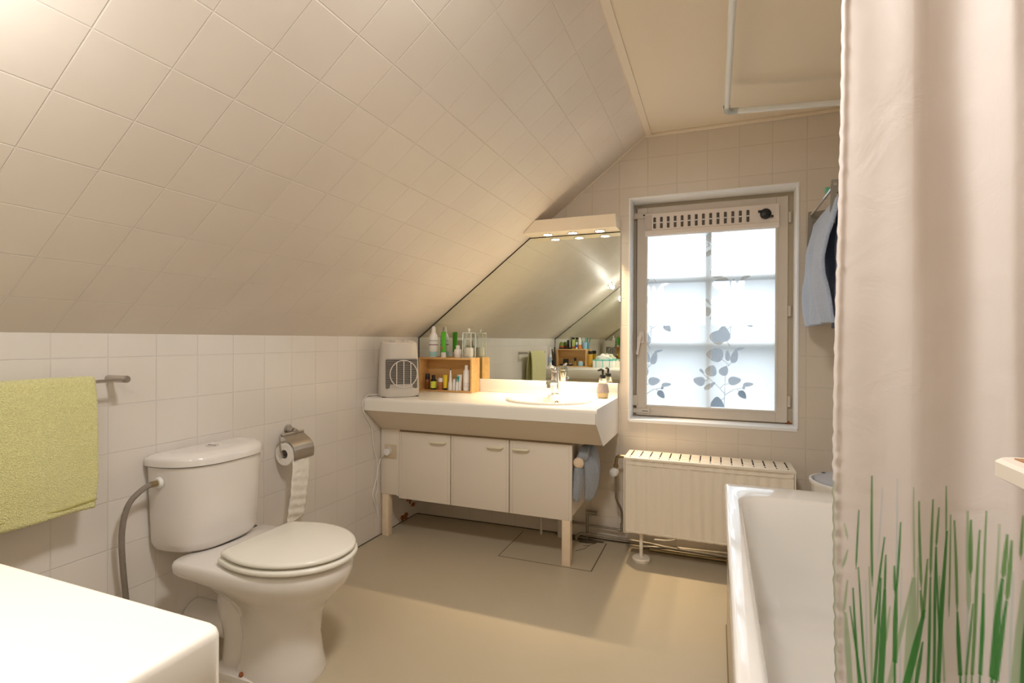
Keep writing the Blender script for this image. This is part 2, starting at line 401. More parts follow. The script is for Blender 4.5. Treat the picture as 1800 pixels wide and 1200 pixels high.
# pane with privacy film: a fine grid carrying the leaf print
GX0, GX1, GZ0, GZ1 = 1.404, 2.036, .748, 1.72
def leaf_field(X, Z):
    F_ = np.zeros_like(X)
    def pxz(cx, cz):   # print layout measured on the pane, in metres from its lower edge
        return 1.404 + (cx - 97) / 6 * .00279, .749 + (910 - cz) / 6 * .00300
    def leaf(cx, cz, a, b, ang=0, tip=1.0):
        x, z = cx, cz; c, s = math.cos(math.radians(ang)), math.sin(math.radians(ang))
        u = (X - x) * c + (Z - z) * s; v = -(X - x) * s + (Z - z) * c
        un = u / a; w = b * np.sqrt(np.clip(1 - un * un, 0, 1)) * (1 - .35 * tip * un)
        F_[:] = np.maximum(F_, np.clip((w - np.abs(v)) / .0022 + .5, 0, 1) * (np.abs(un) < 1))
    def stem(pts, w=.0016):
        for (ax, az), (bx, bz) in zip(pts[:-1], pts[1:]):
            dx, dz = bx - ax, bz - az; L2 = dx * dx + dz * dz
            t = np.clip(((X - ax) * dx + (Z - az) * dz) / L2, 0, 1)
            d = np.hypot(X - ax - t * dx, Z - az - t * dz); F_[:] = np.maximum(F_, np.clip((w - d) / .0015 + .5, 0, 1) * .8)
    K = .00048
    leaves = [(880, 165, 48, 44, 50), (845, 355, 50, 42, 175), (978, 360, 34, 14, 95), (1050, 365, 45, 20, 75), (1100, 290, 26, 8, 12), (810, 520, 36, 33, 70), (942, 518, 32, 26, 60), (710, 530, 20, 8, -50),
              (680, 632, 36, 28, 165), (795, 680, 40, 14, 35), (1052, 618, 38, 26, 10), (1190, 652, 30, 13, 8), (1145, 680, 16, 8, 80), (1132, 760, 30, 20, -50), (872, 872, 50, 40, 90)]
    stems = [[(1000, 260), (950, 180), (950, -60)], [(975, 440), (955, 560), (945, 910)], [(945, 750), (850, 655), (740, 570), (715, 540)], [(905, 700), (940, 660), (990, 650)], [(950, 770), (1040, 710), (1130, 690)], [(1080, 710), (1110, 740)], [(990, 440), (985, 470), (1020, 430)], [(975, 440), (905, 390)], [(780, 570), (775, 620), (720, 630)], [(920, 820), (945, 800)]]
    for ox, oz in ((0, 0), (-865, 30), (60, -735), (-800, -690), (0, -1400)):
        for cx, cz, a, b, g in leaves:
            x, z = pxz(cx + ox, cz + oz)
            leaf(x, z, a * K * 1.7, b * K * 1.7, g)
        for s_ in stems: stem([pxz(a + ox, b + oz) for a, b in s_])
    return F_
nx, nz = 254, 390
xs = np.linspace(GX0, GX1, nx); zs = np.linspace(GZ0, GZ1, nz)
XX, ZZ = np.meshgrid(xs, zs)
def grid_mesh(name, co, nu, nv, m, parent=None, attr=None, aname=None):
    idx = np.arange(nu * nv).reshape(nv, nu)
    q = np.stack([idx[:-1, :-1], idx[:-1, 1:], idx[1:, 1:], idx[1:, :-1]], -1).reshape(-1, 4)
    off = np.array(wloc(parent)); co = co.reshape(-1, 3) - off
    me = bpy.data.meshes.new(name); me.vertices.add(len(co)); me.vertices.foreach_set('co', co.astype(np.float32).ravel())
    me.loops.add(q.size); me.loops.foreach_set('vertex_index', q.ravel().astype(np.int32))
    me.polygons.add(len(q)); me.polygons.foreach_set('loop_start', np.arange(0, q.size, 4, dtype=np.int32)); me.polygons.foreach_set('loop_total', np.full(len(q), 4, dtype=np.int32))
    me.update(calc_edges=True); me.validate()
    me.polygons.foreach_set('use_smooth', [True] * len(q))
    if aname == 'leaf':
        a = me.attributes.new('leaf', 'FLOAT', 'POINT'); a.data.foreach_set('value', attr.ravel().astype(np.float32))
    elif aname:
        a = me.attributes.new(aname, 'FLOAT_COLOR', 'POINT'); a.data.foreach_set('color', attr.reshape(-1, 4).astype(np.float32).ravel())
    me.materials.append(m); o = bpy.data.objects.new(name, me); COL.objects.link(o); o.parent = parent
    return o
grid_mesh('pane', np.stack([XX, np.full_like(XX, .055), ZZ], -1), nx, nz, M['film'], win, leaf_field(XX, ZZ), 'leaf')
# outer glazing bars seen as soft shadows through the film
bm = fr(BM(), WX0 + .01, WX1 - .01, WZ0 + .01, WZ1 - .01, .06, .135, .17)
P('outer_frame', bm, M['bar'], win)
P('glazing_bar', box(BM(), (1.705, .072, .70), (1.733, .16, 1.80)), M['bar'], win)
for z in (1.430, 1.083): P('glazing_bar', box(BM(), (1.38, .075, z - .010), (2.06, .155, z + .010)), M['bar'], win)
# ventilation strip with slots and slider knob
vx0, vx1 = 1.397, 2.046
vent = P('vent_strip', prism(BM(), [(.046, 1.664), (.030, 1.664), (.022, 1.672), (.020, 1.690), (.026, 1.694), (.026, 1.782), (.046, 1.782)], 'x', vx0, vx1), M['vent'], win, smooth=False)
P('vent_end', box(BM(), (vx0 + .002, .0235, 1.696), (vx0 + .035, .027, 1.776), .001), cmat((.55, .48, .42)), vent)
for k in range(14):
    x = vx0 + .050 + k * .0352
    P('vent_slot', box(BM(), (x - .007, .0245, 1.702), (x + .007, .028, 1.762), .003), cmat((.10, .085, .07), .8), vent)
    P('vent_slider', box(BM(), (x - .006, .0235, 1.729), (x + .006, .0247, 1.735)), cmat((.70, .72, .74), .4), vent)
kn = P('vent_knob', lathe(BM(), [(.026, 0), (.026, .008), (.020, .012), (0, .012)], (1.985, .026, 1.735), 20, (0, -1, 0)), M['dark'], vent)
P('knob_lug', box(BM(), (1.950, .014, 1.742), (1.966, .022, 1.754), .002), M['dark'], kn)
P('knob_lug', box(BM(), (2.004, .014, 1.714), (2.020, .022, 1.726), .002), M['dark'], kn)
# handle, corner fittings and hinges
h = P('handle_plate', box(BM(), (1.366, .034, 1.085), (1.392, .044, 1.150), .003), M['vent'], win)
P('handle', tube(BM(), [(1.380, .034, 1.128), (1.380, .012, 1.128), (1.372, .008, 1.115), (1.360, .010, 1.025)], [.008, .008, .009, .006], 8), M['vent'], h)
for z0, z1 in ((1.765, 1.795), (.705, .730)):
    P('corner_fitting', box(BM(), (1.330, .036, z0), (1.425, .046, z1), .003), M['winframe'], win)
    P('fitting_slot', box(BM(), (1.385, .035, z0 + .011), (1.415, .0365, z1 - .011)), M['dark'], win)
P('lock_block', box(BM(), (1.330, .040, .745), (1.362, .058, .80), .003), M['winframe'], win)
P('sash_gap', box(BM(), (1.3485, .05, .70), (1.3525, .0635, 1.82)), M['void'], win)
for z in (1.715, 1.250, .800): P('hinge', tube(BM(), [(2.096, .050, z - .026), (2.096, .050, z + .026)], .0075, 10), M['winframe'], win)

# the unit sits at the back of the 14 cm deep opening, rebated into it by 8 mm
def grow(o, s):
    for c in o.children:
        c.data.transform(Matrix.Scale(s, 4)); grow(c, s)
grow(win, 1.028); win.location = (1.7189, .1416, .660)

# outside: the ground below and the house across
S('ground', box(BM(), (-30, 1.2, -3.3), (34, 60, -3.1)), cmat((.045, .06, .075), .9), smooth=False)
hs = thing('neighbouring_house', 'low blue-grey house seen only through clear leaf shapes of window film', 'house', (2, 11, -3.1))
P('wall', box(BM(), (-9, 9, -3.1), (13, 14, .15)), M['outside_wall'], hs, smooth=False)
P('roof', prism(BM(), [(8.6, .1), (14.4, .1), (11.5, 1.5)], 'x', -9.3, 13.3), M['outside_roof'], hs, smooth=False)
# ------------------------------------------------------------------ far vanity
VX = 1.262
def flipY(bm):   # far-wall furniture mirrored to the near wall
    xform(bm, Matrix(((1, 0, 0, 0), (0, -1, 0, NY), (0, 0, 1, 0), (0, 0, 0, 1)))); return bm
def ell(cx, cy, hx, hy, n=40): return [(cx + hx * math.cos(2 * PI * k / n), cy + hy * math.sin(2 * PI * k / n)) for k in range(n)]
BC = (.955, -.300)
ct = thing('vanity_countertop', 'long white laminate washbasin countertop along far wall under the big mirror', 'countertop', (.63, -.28, .60))
bm = plate_hole(BM(), [(.003, 0), (VX - .003, 0), (VX - .003, -.535), (.003, -.535)], ell(*BC, .205, .19), .757, .790)
P('worktop', bm, M['laminate'], ct, smooth=False)
prof = [(-.535, .790)] + [(-.535 - .020 * math.sin(math.radians(a)), .770 + .020 * math.cos(math.radians(a))) for a in range(10, 91, 16)] + [(-.555, .722), (-.550, .719), (-.535, .719)]
P('front_edge', prism(BM(), prof, 'x', .003, VX - .003), M['laminate'], ct, ang=50)
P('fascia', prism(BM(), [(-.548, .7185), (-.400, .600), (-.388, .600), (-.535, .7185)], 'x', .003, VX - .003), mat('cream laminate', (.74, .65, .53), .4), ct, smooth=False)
P('end_panel', prism(BM(), [(0, .790), (-.540, .790), (-.556, .775), (-.556, .720), (-.402, .597), (0, .597)], 'x', VX - .003, VX), M['laminate_daylit'], ct, smooth=False)
P('backsplash', box(BM(), (.003, -.020, .790), (VX, 0, .866), .004), M['laminate'], ct)
P('edge_seam', box(BM(), (VX - .0045, -.5562, .722), (VX - .0025, -.5545, .771)), M['gap'], ct)
P('underside', box(BM(), (.003, -.39, .600), (VX - .003, -.37, .757)), M['void'], ct, smooth=False)

bs = thing('washbasin', 'oval white inset washbasin in the far countertop', 'basin', (BC[0], BC[1], .66))
def esc(s, z, dx=0, dy=0): return [(x, y, z) for x, y in ell(BC[0] + dx, BC[1] + dy, .222 * s[0], .203 * s[1], 48)]
R = [esc((1, 1), .7905), esc((1, 1), .796), esc((.98, .98), .801), esc((.93, .92), .802)]
R += [esc((.86, .78), .799, 0, -.018), esc((.83, .74), .790, 0, -.018), esc((.78, .68), .74, 0, -.018), esc((.62, .55), .69, 0, -.015), esc((.30, .28), .672, 0, -.01), esc((.05, .05), .670, 0, -.01)]
bm = BM(); rings(bm, R, cap0=False); P('bowl', bm, M['ceramic'], bs, ang=60)
P('drain', lathe(BM(), [(.022, 0), (.022, .003), (.016, .004), (0, .002)], (BC[0], BC[1] - .01, .671), 20), M['chrome'], bs)
ov = P('overflow', lathe(BM(), [(.012, 0), (.012, .003), (.009, .003), (.009, .001), (0, .001)], (BC[0] + .01, BC[1] + .119, .765), 18, (0, -.85, .5)), M['brass'], bs)
P('overflow_bar', box(BM(), (BC[0] + .0085, BC[1] + .1135, .757), (BC[0] + .0115, BC[1] + .1165, .774)), M['ceramic'], ov)

fx, fy = .930, -.088
fa = thing('basin_mixer_tap', 'chrome single-lever mixer tap standing behind the oval basin', 'tap', (fx, fy, .80))
P('base', lathe(BM(), [(.027, 0), (.027, .004), (.024, .008), (.022, .008)], (fx, fy, .801), 24), M['chrome'], fa)
P('body', lathe(BM(), [(.022, 0), (.022, .09), (.024, .105), (.024, .118), (.018, .124), (0, .126)], (fx, fy, .806), 24), M['chrome'], fa)
sp = P('spout', tube(BM(), [(fx, fy - .005, .862), (fx - .004, fy - .05, .868), (fx - .008, fy - .105, .872)], [.017, .016, .014], 14), M['chrome'], fa)
P('aerator', lathe(BM(), [(.012, 0), (.012, .018), (0, .018)], (fx - .008, fy - .098, .844), 16), M['chrome'], sp)
lv = P('lever_cap', lathe(BM(), [(.023, 0), (.025, .012), (.020, .024), (0, .028)], (fx, fy, .926), 20), M['chrome'], fa)
P('lever', tube(BM(), [(fx, fy, .945), (fx - .006, fy - .05, .956), (fx - .008, fy - .085, .958)], [.009, .008, .007], 10), M['chrome'], lv)

# cabinet with three doors below the counter
cb = thing('vanity_cabinet', 'low cream cabinet with three flush doors on short wooden legs under counter', 'cabinet', (.56, -.3, 0))
CY = -.388
P('carcass', box(BM(), (.003, CY + .0, .235), (1.105, -.08, .597)), mat('cabinet side board', (.80, .72, .62), .4), cb, smooth=False)
P('filler_panel', box(BM(), (.006, CY - .017, .236), (.112, CY, .600), .001), M['cabinet'], cb)
P('batten', box(BM(), (.113, CY - .020, .232), (.124, CY, .600), .001), M['cabinet'], cb)
for x0, x1, hx in ((.1255, .444, (.328, .418)), (.450, .780, (.664, .746)), (.786, 1.110, (.806, .888))):
    d = P('door', box(BM(), (x0, CY - .018, .222), (x1, CY - .001, .590), .0012), M['cabinet'], cb)
    for xe in ((x0 + .014, x1 - .014)): P('edge_strip', box(BM(), (xe - .0008, CY - .0186, .224), (xe + .0008, CY - .0176, .588)), cmat((.62, .55, .46)), d)
    tube_b = tube(BM(), [(hx[0], CY - .018, .552), (hx[0] + .006, CY - .034, .550), (hx[1] - .006, CY - .034, .550), (hx[1], CY - .018, .552)], .0068, 8, smooth=1)
    P('handle', tube_b, M['handle'], d)
P('shadow_gap', box(BM(), (.113, CY - .004, .588), (1.108, CY + .001, .5985)), M['gap'], cb)  # brown strip paints in the shade between doors and fascia
for x0 in (.012, 1.060): P('leg', box(BM(), (x0, CY - .016, 0), (x0 + .042, CY + .026, .2355), .002), M['leg'], cb)
pg = P('towel_peg', lathe(BM(), [(.010, 0), (.010, .16), (.012, .165), (.020, .172), (.027, .188), (.026, .202), (.017, .212), (0, .215)], (1.137, -.185, .502), 24, (0, -1, 0)), M['peg'], cb)
P('peg_bracket', box(BM(), (1.105, -.20, .485), (1.150, -.175, .519), .003), M['peg'], pg)

so = thing('wall_socket', 'square beige power socket on the cabinet filler panel', 'socket', (.078, CY - .017, .44))
P('plate', box(BM(), (.034, CY - .025, .440), (.108, CY - .017, .516), .003), M['socket'], so)
P('outlet', lathe(BM(), [(.024, 0), (.024, .006), (.020, .006), (.019, .002), (0, .002)], (.062, CY - .024, .482), 22, (0, -1, 0)), cmat((.72, .68, .60)), so)
P('switch', box(BM(), (.085, CY - .028, .452), (.104, CY - .024, .504), .002), M['socket'], so)

# mirror with a corner cut along the slope
def mirror_obj(name, label, flip, dz=0):
    t = thing(name, label, 'mirror', (.64, (NY + .004) if flip else -.004, .87))
    g = lambda b: flipY(b) if flip else b
    top = 1.692
    poly = [(.006, .8665), (1.270, .8665), (1.270, top), ((top - KZ) / math.tan(SA) - .004, top), (.006, KZ + .0)]
    P('glass', g(prism(BM(), [(x, z) for x, z in poly], 'y', -.0055, -.0015)), M['mirror'], t, smooth=False)
    bm = BM(); w = .005
    x1 = (top - KZ) / math.tan(SA)
    prism(bm, [(.006, KZ), (x1, top), (x1 + w * sA * 1.2, top - w * cA), (.006, KZ - w * 1.4)], 'y', -.0075, -.0045)
    box(bm, (.003, -.0075, .867), (.007, -.0045, KZ)); box(bm, (x1, -.0075, top - .003), (1.27, -.0045, top))
    P('dark_edge', g(bm), M['mirror_edge'], t, smooth=False)
    return t
mirror_obj('wall_mirror', 'large frameless mirror on far wall with edge cut along the slope', False)
mirror_obj('wall_mirror', 'large frameless mirror on the near wall behind the camera side counter', True)

def lampbox(label, flip, w):
    g = lambda b: flipY(b) if flip else b
    sy = lambda y: NY - y if flip else y
    t = thing('mirror_lamp', label, 'lamp', (1.0, sy(-.06), 1.69))
    # front leans forward at the foot; the left end follows the slope
    def xl(z): return (z - KZ) / math.tan(SA) + .004
    zb, zt = 1.694, 1.756
    A = [(xl(zb), -.002, zb), (xl(zb) , -.132, zb), (xl(zt), -.160, zt), (xl(zt), -.002, zt)]
    B = [(1.270, -.002, zb), (1.270, -.132, zb), (1.270, -.160, zt), (1.270, -.002, zt)]
    bm = BM(); rings(bm, [A, B]); bm = g(bm)
    P('housing', bm, M['lampbox'], t, smooth=False)
    for x in (.880, 1.022, 1.172):
        s_ = P('spotlight', lathe(BM(), [(.030, 0), (.030, .006), (.024, .007), (.024, .001), (0, .001)], (x, sy(-.078), 1.694), 24, (0, 0, -1)), M['chrome'], t)
        P('bulb', lathe(BM(), [(.0235, 0), (.021, .004), (0, .006)], (x, sy(-.078), 1.6925), 20, (0, 0, -1)), emit('warm bulb', (1, .92, .78), 30), s_)
        ld = bpy.data.lights.new('spot_light', 'SPOT'); ld.shadow_soft_size = .018; ld.energy = w; ld.color = AMBER; ld.spot_size = math.radians(84); ld.spot_blend = 1.0
        lo = bpy.data.objects.new('spot_light', ld); COL.objects.link(lo); lo.location = (x, sy(-.078), 1.684)
lampbox('cream lamp box with three round spots above the far mirror', False, SPOT_W)
lampbox('cream lamp box with three round spots above the near mirror', True, SPOT_W * .19)

# near countertop: only its corner shows, its front shows in the mirror
nc = thing('vanity_countertop', 'rounded white countertop corner in the foreground beside the toilet', 'countertop', (.63, -2.75, .60))
R = []
for z, ins in ((.700, .004), (.704, 0), (.790, 0), (.7955, .0012), (.799, .004), (.800, .008)):
    r = rrect(.64, -2.728, .640 - ins, .271 - ins, .018, z, 8)
    R.append([(max(.002, x), max(NY + .001, y), zz) for x, y, zz in r])
bm = BM(); rings(bm, R)
P('worktop', bm, M['laminate'], nc, ang=50)
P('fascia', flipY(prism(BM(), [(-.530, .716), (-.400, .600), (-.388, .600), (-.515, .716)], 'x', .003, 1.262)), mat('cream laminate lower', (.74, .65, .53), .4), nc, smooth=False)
P('end_panel', flipY(prism(BM(), [(0, .716), (-.53, .716), (-.39, .597), (0, .597)], 'x', 1.262, 1.268)), M['laminate_daylit'], nc, smooth=False)
P('backsplash', flipY(box(BM(), (.003, -.020, .800), (1.272, 0, .866), .004)), M['laminate'], nc)

# room lamp on the slope, just outside the frame; its reflection shows in the mirror
nrm = Vector((sA, 0, -cA)); lp = Vector((.735, -2.50, KZ + .735 * math.tan(SA)))
rl = thing('ceiling_lamp', 'small glass flower lamp on the tiled slope, seen in the mirror', 'lamp', lp)
P('base', lathe(BM(), [(.030, 0), (.030, .006), (.012, .012), (.012, .02)], lp + nrm * .001, 20, nrm), M['chrome'], rl)
P('bulb', lathe(BM(), [(.005, 0), (.018, .012), (.022, .03), (.014, .048), (0, .052)], lp + nrm * .018, 16, nrm), emit('warm lamp bulb', (1, .93, .80), 12), rl)
for k in range(6):
    u_, v_ = frame(nrm); a = 2 * PI * k / 6; dd = u_ * math.cos(a) + v_ * math.sin(a)
    bm = BM(); bmesh.ops.create_uvsphere(bm, u_segments=10, v_segments=8, radius=1)
    q = dd.cross(nrm)
    Mx = Matrix((dd * .020, q * .013, nrm * .006)).transposed().to_4x4(); Mx.translation = lp + nrm * .03 + dd * .030
    P('petal', xform(bm, Mx), M['glass'], rl)
ld = bpy.data.lights.new('room_light', 'POINT'); ld.energy = ROOM_W; ld.color = WARM; ld.shadow_soft_size = .03
lo = bpy.data.objects.new('room_light', ld); COL.objects.link(lo); lo.location = lp + nrm * .20
cl = thing('ceiling_lamp', 'added flat round ceiling lamp, unseen, evening out the room light', 'lamp', (1.45, -2.05, CZ - .05))  # lamp added out of view to light the room evenly
P('shade', lathe(BM(), [(.13, 0), (.13, -.02), (.10, -.045), (0, -.05)], (1.45, -2.05, CZ), 32), emit('added lamp shade', (1, .92, .80), 3), cl)
ld = bpy.data.lights.new('added_ceiling_light', 'AREA'); ld.shape = 'DISK'; ld.size = .26; ld.energy = CEIL_W; ld.color = WARM
lo = bpy.data.objects.new('added_ceiling_light', ld); COL.objects.link(lo); lo.location = (1.45, -2.05, CZ - .055)
# ------------------------------------------------------------------ things on the far countertop
CT = .790
# fan heater, turned to face the room
hc = Vector((.135, -.425, CT)); hw_ = Vector((.707, .707, 0)); hn = Vector((.707, -.707, 0))
HM = Matrix((hw_, -hn, Vector((0, 0, 1)))).transposed().to_4x4(); HM.translation = hc   # local: x width, -y front, z up
H = lambda b: xform(b, HM)
ht = thing('fan_heater', 'light grey upright fan heater with round grille on the left of countertop', 'heater', hc)
def hsec(z, hwid, d0, d1, dz=0):
    pts = rrect(0, (d0 + d1) / 2, hwid, (d1 - d0) / 2, .05, z, 7)
    return [(x, y - (.012 * (1 - (x / hwid) ** 2) if y < 0 else 0), zz + dz * (y - d0) / (d1 - d0)) for x, y, zz in pts]
R = [hsec(.002, .104, -.058, .062), hsec(.012, .110, -.062, .066), hsec(.06, .109, -.060, .066), hsec(.20, .105, -.052, .062), hsec(.262, .101, -.048, .058, .012), hsec(.286, .099, -.044, .056, .018)]
bm = BM(); rings(bm, R); P('body', H(bm), M['heater'], ht, ang=40)
bm = BM(); rings(bm, [hsec(.284, .093, -.038, .052, .018), hsec(.291, .088, -.034, .048, .018)]); P('control_panel', H(bm), M['heater_top'], ht)
for x in (-.035, .035): P('dial', H(lathe(BM(), [(.015, 0), (.013, .010), (0, .011)], (x, .005, .298), 18)), M['heater'], ht)
P('base', H(box(BM(), (-.098, -.056, 0), (.098, .056, .004), .002)), M['dark'], ht)
gr = P('grille_opening', H(box(BM(), (-.082, -.068, .045), (.088, -.05, .205), .006)), cmat((.03, .027, .024), .9), ht)
bm = BM()
for k in range(21): z = .049 + k * .0076; box(bm, (-.083, -.0715, z - .0010), (.089, -.0680, z + .0010))
P('grille_bars', H(bm), M['heater'], gr, smooth=False)
bm = BM(); n = 48
R = []
for t, rr in ((-.0765, .071), (-.0765, .075), (-.070, .075), (-.070, .071)):
    R.append([(.012 + rr * math.cos(2 * PI * k / n), t, .125 + rr * math.sin(2 * PI * k / n)) for k in range(n)])
V = rings(bm, R + [R[0]], False, False); bmesh.ops.remove_doubles(bm, verts=bm.verts, dist=1e-5)
for x in (-.026, .012, .050):
    hh = math.sqrt(.073 ** 2 - (x - .012) ** 2); box(bm, (x - .0018, -.0765, .125 - hh), (x + .0018, -.071, .125 + hh))
P('grille_ring', H(bm), M['heater_top'], gr, smooth=False)
CORD = [(.045, -.47, .80), (.012, -.50, .800), (.007, -.535, .800), (.007, -.575, .77), (.007, -.56, .70)] + [(.008, y, z) for y, z in ((-.486, .62), (-.4795, .51), (-.44, .42), (-.445, .335), (-.487, .255), (-.480, .23), (-.45, .17), (-.428, .09), (-.44, .17), (-.46, .24), (-.43, .27), (-.446, .335), (-.43, .40), (-.412, .43))] + [(.030, -.425, .450), (.052, -.428, .470)]
P('power_cord', tube(BM(), CORD, .0032, 6, smooth=2), cmat((.78, .75, .70)), ht)
P('power_plug', lathe(BM(), [(.012, -.012), (.017, -.008), (.019, .008), (.017, .010)], (.062, -.424, .476), 18, (0, -1, 0)), cmat((.80, .79, .77)), ht)

def wooden_box(label, x0, x1, y0, y1, z0, z1, openside, t=.010):
    r = thing('wooden_box', label, 'box', ((x0 + x1) / 2, (y0 + y1) / 2, z0))
    P('top_board', box(BM(), (x0, y0, z1 - t), (x1, y1, z1), .0008), M['pine'], r)
    P('bottom_board', box(BM(), (x0, y0, z0), (x1, y1, z0 + t), .0008), M['pine'], r)
    for a in (x0, x1 - t):
        e = P('end_board', box(BM(), (a, y0, z0 + t), (a + t, y1, z1 - t), .0006), M['pine'], r)
    yb = y1 if openside < 0 else y0
    P('back_board', box(BM(), (x0 + t, yb - t if openside < 0 else yb, z0 + t), (x1 - t, yb if openside < 0 else yb + t, z1 - t)), M['pine'], r)
    for k, (yy, zz) in enumerate(((.25, .93), (.7, .93), (.3, .62), (.62, .64))):
        P('nail', lathe(BM(), [(.003, 0), (0, .0012)], (x1, y0 + (y1 - y0) * yy, z0 + (z1 - z0) * zz), 8, (1, 0, 0)), M['gap'], r)
    return r
wooden_box('open pine box on the far countertop with small bottles inside', .084, .438, -.136, -.024, CT, .993, -1)

def bottle(name, label, cat, x, y, z, parts, group=None, flat=1, rot=0):
    r = thing(name, label, cat, (x, y, z), group); r0 = None
    for pn, prof, m, *k in parts:
        f = k[0] if k else 1
        bm = lathe(BM(), prof, (0, 0, 0), 20, sy=f)
        if rot: xform(bm, Matrix.Rotation(rot, 4, 'Z'))
        xform(bm, Matrix.Translation((x, y, z)))
        P(pn, bm, m, r, ang=50)
    return r
def tubeflat(bm, x, y, z, w, h, r, up=True, rot=0):
    """squeezed tube: round at the cap end, flat at the crimp"""
    n = 20; R = []
    for t in np.linspace(0, 1, 8):
        a = r + (w - r) * t; b = max(.0012, r * (1 - t ** 1.6)); zz = z + h * (t if up else 1 - t)
        R.append([(x + a * math.cos(2 * PI * k / n), y + b * math.sin(2 * PI * k / n), zz) for k in range(n)])
    rings(bm, R); return bm
W1 = cmat((.86, .86, .87)); BLK = cmat((.02, .018, .016)); AMB = cmat((.20, .07, .02), .15); GRN = cmat((.10, .52, .03)); TEAL = cmat((.35, .62, .66)); PUR = cmat((.25, .10, .22))
Z1 = .993
bottle('lotion_bottle', 'white lotion bottle with teal foot and purple stripe on top of pine box', 'bottle', .150, -.075, Z1,
       [('body', [(.024, 0), (.0275, .004), (.0275, .118), (.022, .138), (.013, .150)], W1), ('teal_band', [(.0279, .006), (.0279, .034)], TEAL), ('purple_stripe', [(.0279, .074), (.0279, .079)], PUR),
        ('text_line', [(.0279, .098), (.0279, .104)], cmat((.45, .47, .55))), ('text_line', [(.0279, .088), (.0279, .090)], cmat((.55, .57, .62))), ('cap', [(.014, .148), (.013, .17), (.010, .186), (.004, .190), (0, .190)], cmat((.88, .86, .84)))])
r = thing('cream_tube', 'tall bright green tube standing upside down on pine box', 'tube', (.222, -.080, Z1))
P('cap', lathe(BM(), [(.0145, 0), (.0155, .003), (.0155, .030), (.014, .032)], (.222, -.080, Z1), 20), W1, r)
P('tube', tubeflat(BM(), .222, -.080, Z1 + .031, .0165, .125, .0155), GRN, r)
P('red_patch', box(BM(), (.212, -.0968, Z1 + .055), (.226, -.0935, Z1 + .062)), cmat((.70, .10, .05)), r)
bottle('glass_jar', 'small glass jar with white cream on top of pine box', 'jar', .322, -.085, Z1,
       [('jar', [(.020, 0), (.0225, .003), (.0225, .046), (.017, .052)], cmat((.86, .83, .80))), ('lid', [(.012, .052), (.012, .073), (0, .075)], cmat((.8, .8, .78)))])
r = thing('cotton_pad_jar', 'tall clear acrylic jar half filled with cotton pads', 'jar', (.395, -.085, Z1))
jar = M['glass']
bm = BM(); rings(bm, [[(x, y, z) for x, y, z in rrect(.395, -.085, .029, .029, .006, zz, 3)] for zz in (Z1 + .002, Z1 + .148)], False, False)
acr = mat('thin acrylic', (.95, 1, .99), .03, trans=1, ior=1.08)
P('jar', bm, acr, r); 
bm = BM(); 
for sx in (-1, 1):
    for sy in (-1, 1): tube(bm, [(.395 + sx * .0275, -.085 + sy * .0275, Z1), (.395 + sx * .0275, -.085 + sy * .0275, Z1 + .148)], .0022, 6)
for zz in (Z1 + .002, Z1 + .148):
    for a, b in (((-1, -1), (1, -1)), ((1, -1), (1, 1)), ((1, 1), (-1, 1)), ((-1, 1), (-1, -1))): tube(bm, [(.395 + a[0] * .0275, -.085 + a[1] * .0275, zz), (.395 + b[0] * .0275, -.085 + b[1] * .0275, zz)], .0022, 6)
P('edges', bm, cmat((.72, .78, .76), .1), r)
P('lid_knob', lathe(BM(), [(.004, 0), (.003, .006), (.008, .012), (.009, .018), (.006, .024), (0, .026)], (.395, -.085, Z1 + .149), 14), cmat((.80, .84, .82), .1), r)
P('cotton_pads', lathe(BM(), [(.024, 0), (.0255, .004), (.0255, .052), (.022, .058), (0, .058)], (.395, -.085, Z1 + .003), 18), cmat((.88, .85, .82), .9), r)

zi = CT + .010; G = 'small bottles inside the pine box'
bottle('small_bottle', 'brown bottle with black cap, first from the left inside pine box', 'bottle', .127, -.105, zi, [('body', [(.014, 0), (.015, .002), (.015, .060), (.012, .063)], AMB), ('cap', [(.014, .062), (.014, .092), (.012, .094), (0, .094)], BLK)])
bottle('small_bottle', 'black bottle with lime label inside pine box', 'bottle', .172, -.112, zi, [('body', [(.017, 0), (.018, .002), (.018, .056), (.012, .062)], BLK), ('label', [(.0184, .010), (.0184, .050)], cmat((.72, .80, .08))), ('cap', [(.010, .061), (.011, .086), (0, .088)], BLK)])
bottle('small_bottle', 'amber bottle with white cap inside pine box', 'bottle', .217, -.105, zi, [('body', [(.016, 0), (.017, .002), (.017, .044), (.014, .048)], cmat((.42, .16, .06), .1)), ('cap', [(.0145, .048), (.0145, .070), (0, .071)], W1)])
r = thing('ointment_tube', 'yellow tube with black cap standing inside pine box', 'tube', (.252, -.112, zi))
P('cap', lathe(BM(), [(.011, 0), (.012, .002), (.012, .012)], (.252, -.112, zi), 16), BLK, r)
P('tube', tubeflat(BM(), .252, -.112, zi + .012, .014, .078, .012), cmat((.80, .60, .03)), r)
bottle('nozzle_bottle', 'white bottle with long cone nozzle and dark tip inside pine box', 'bottle', .288, -.112, zi, [('body', [(.0145, 0), (.015, .002), (.0145, .040), (.010, .052)], W1), ('nozzle', [(.010, .052), (.003, .120), (.0025, .121)], W1), ('tip', [(.003, .120), (.0035, .124), (0, .130)], BLK)])
bottle('small_vial', 'thin white vial inside pine box', 'bottle', .316, -.118, zi, [('body', [(.008, 0), (.008, .058), (.006, .068), (0, .069)], W1)])
r = thing('toothpaste_tube', 'white and teal tube leaning inside pine box', 'tube', (.345, -.105, zi))
P('cap', lathe(BM(), [(.012, 0), (.012, .016)], (.345, -.105, zi), 16), W1, r)
P('tube', tubeflat(BM(), .345, -.105, zi + .016, .016, .078, .0125), cmat((.78, .80, .80)), r)
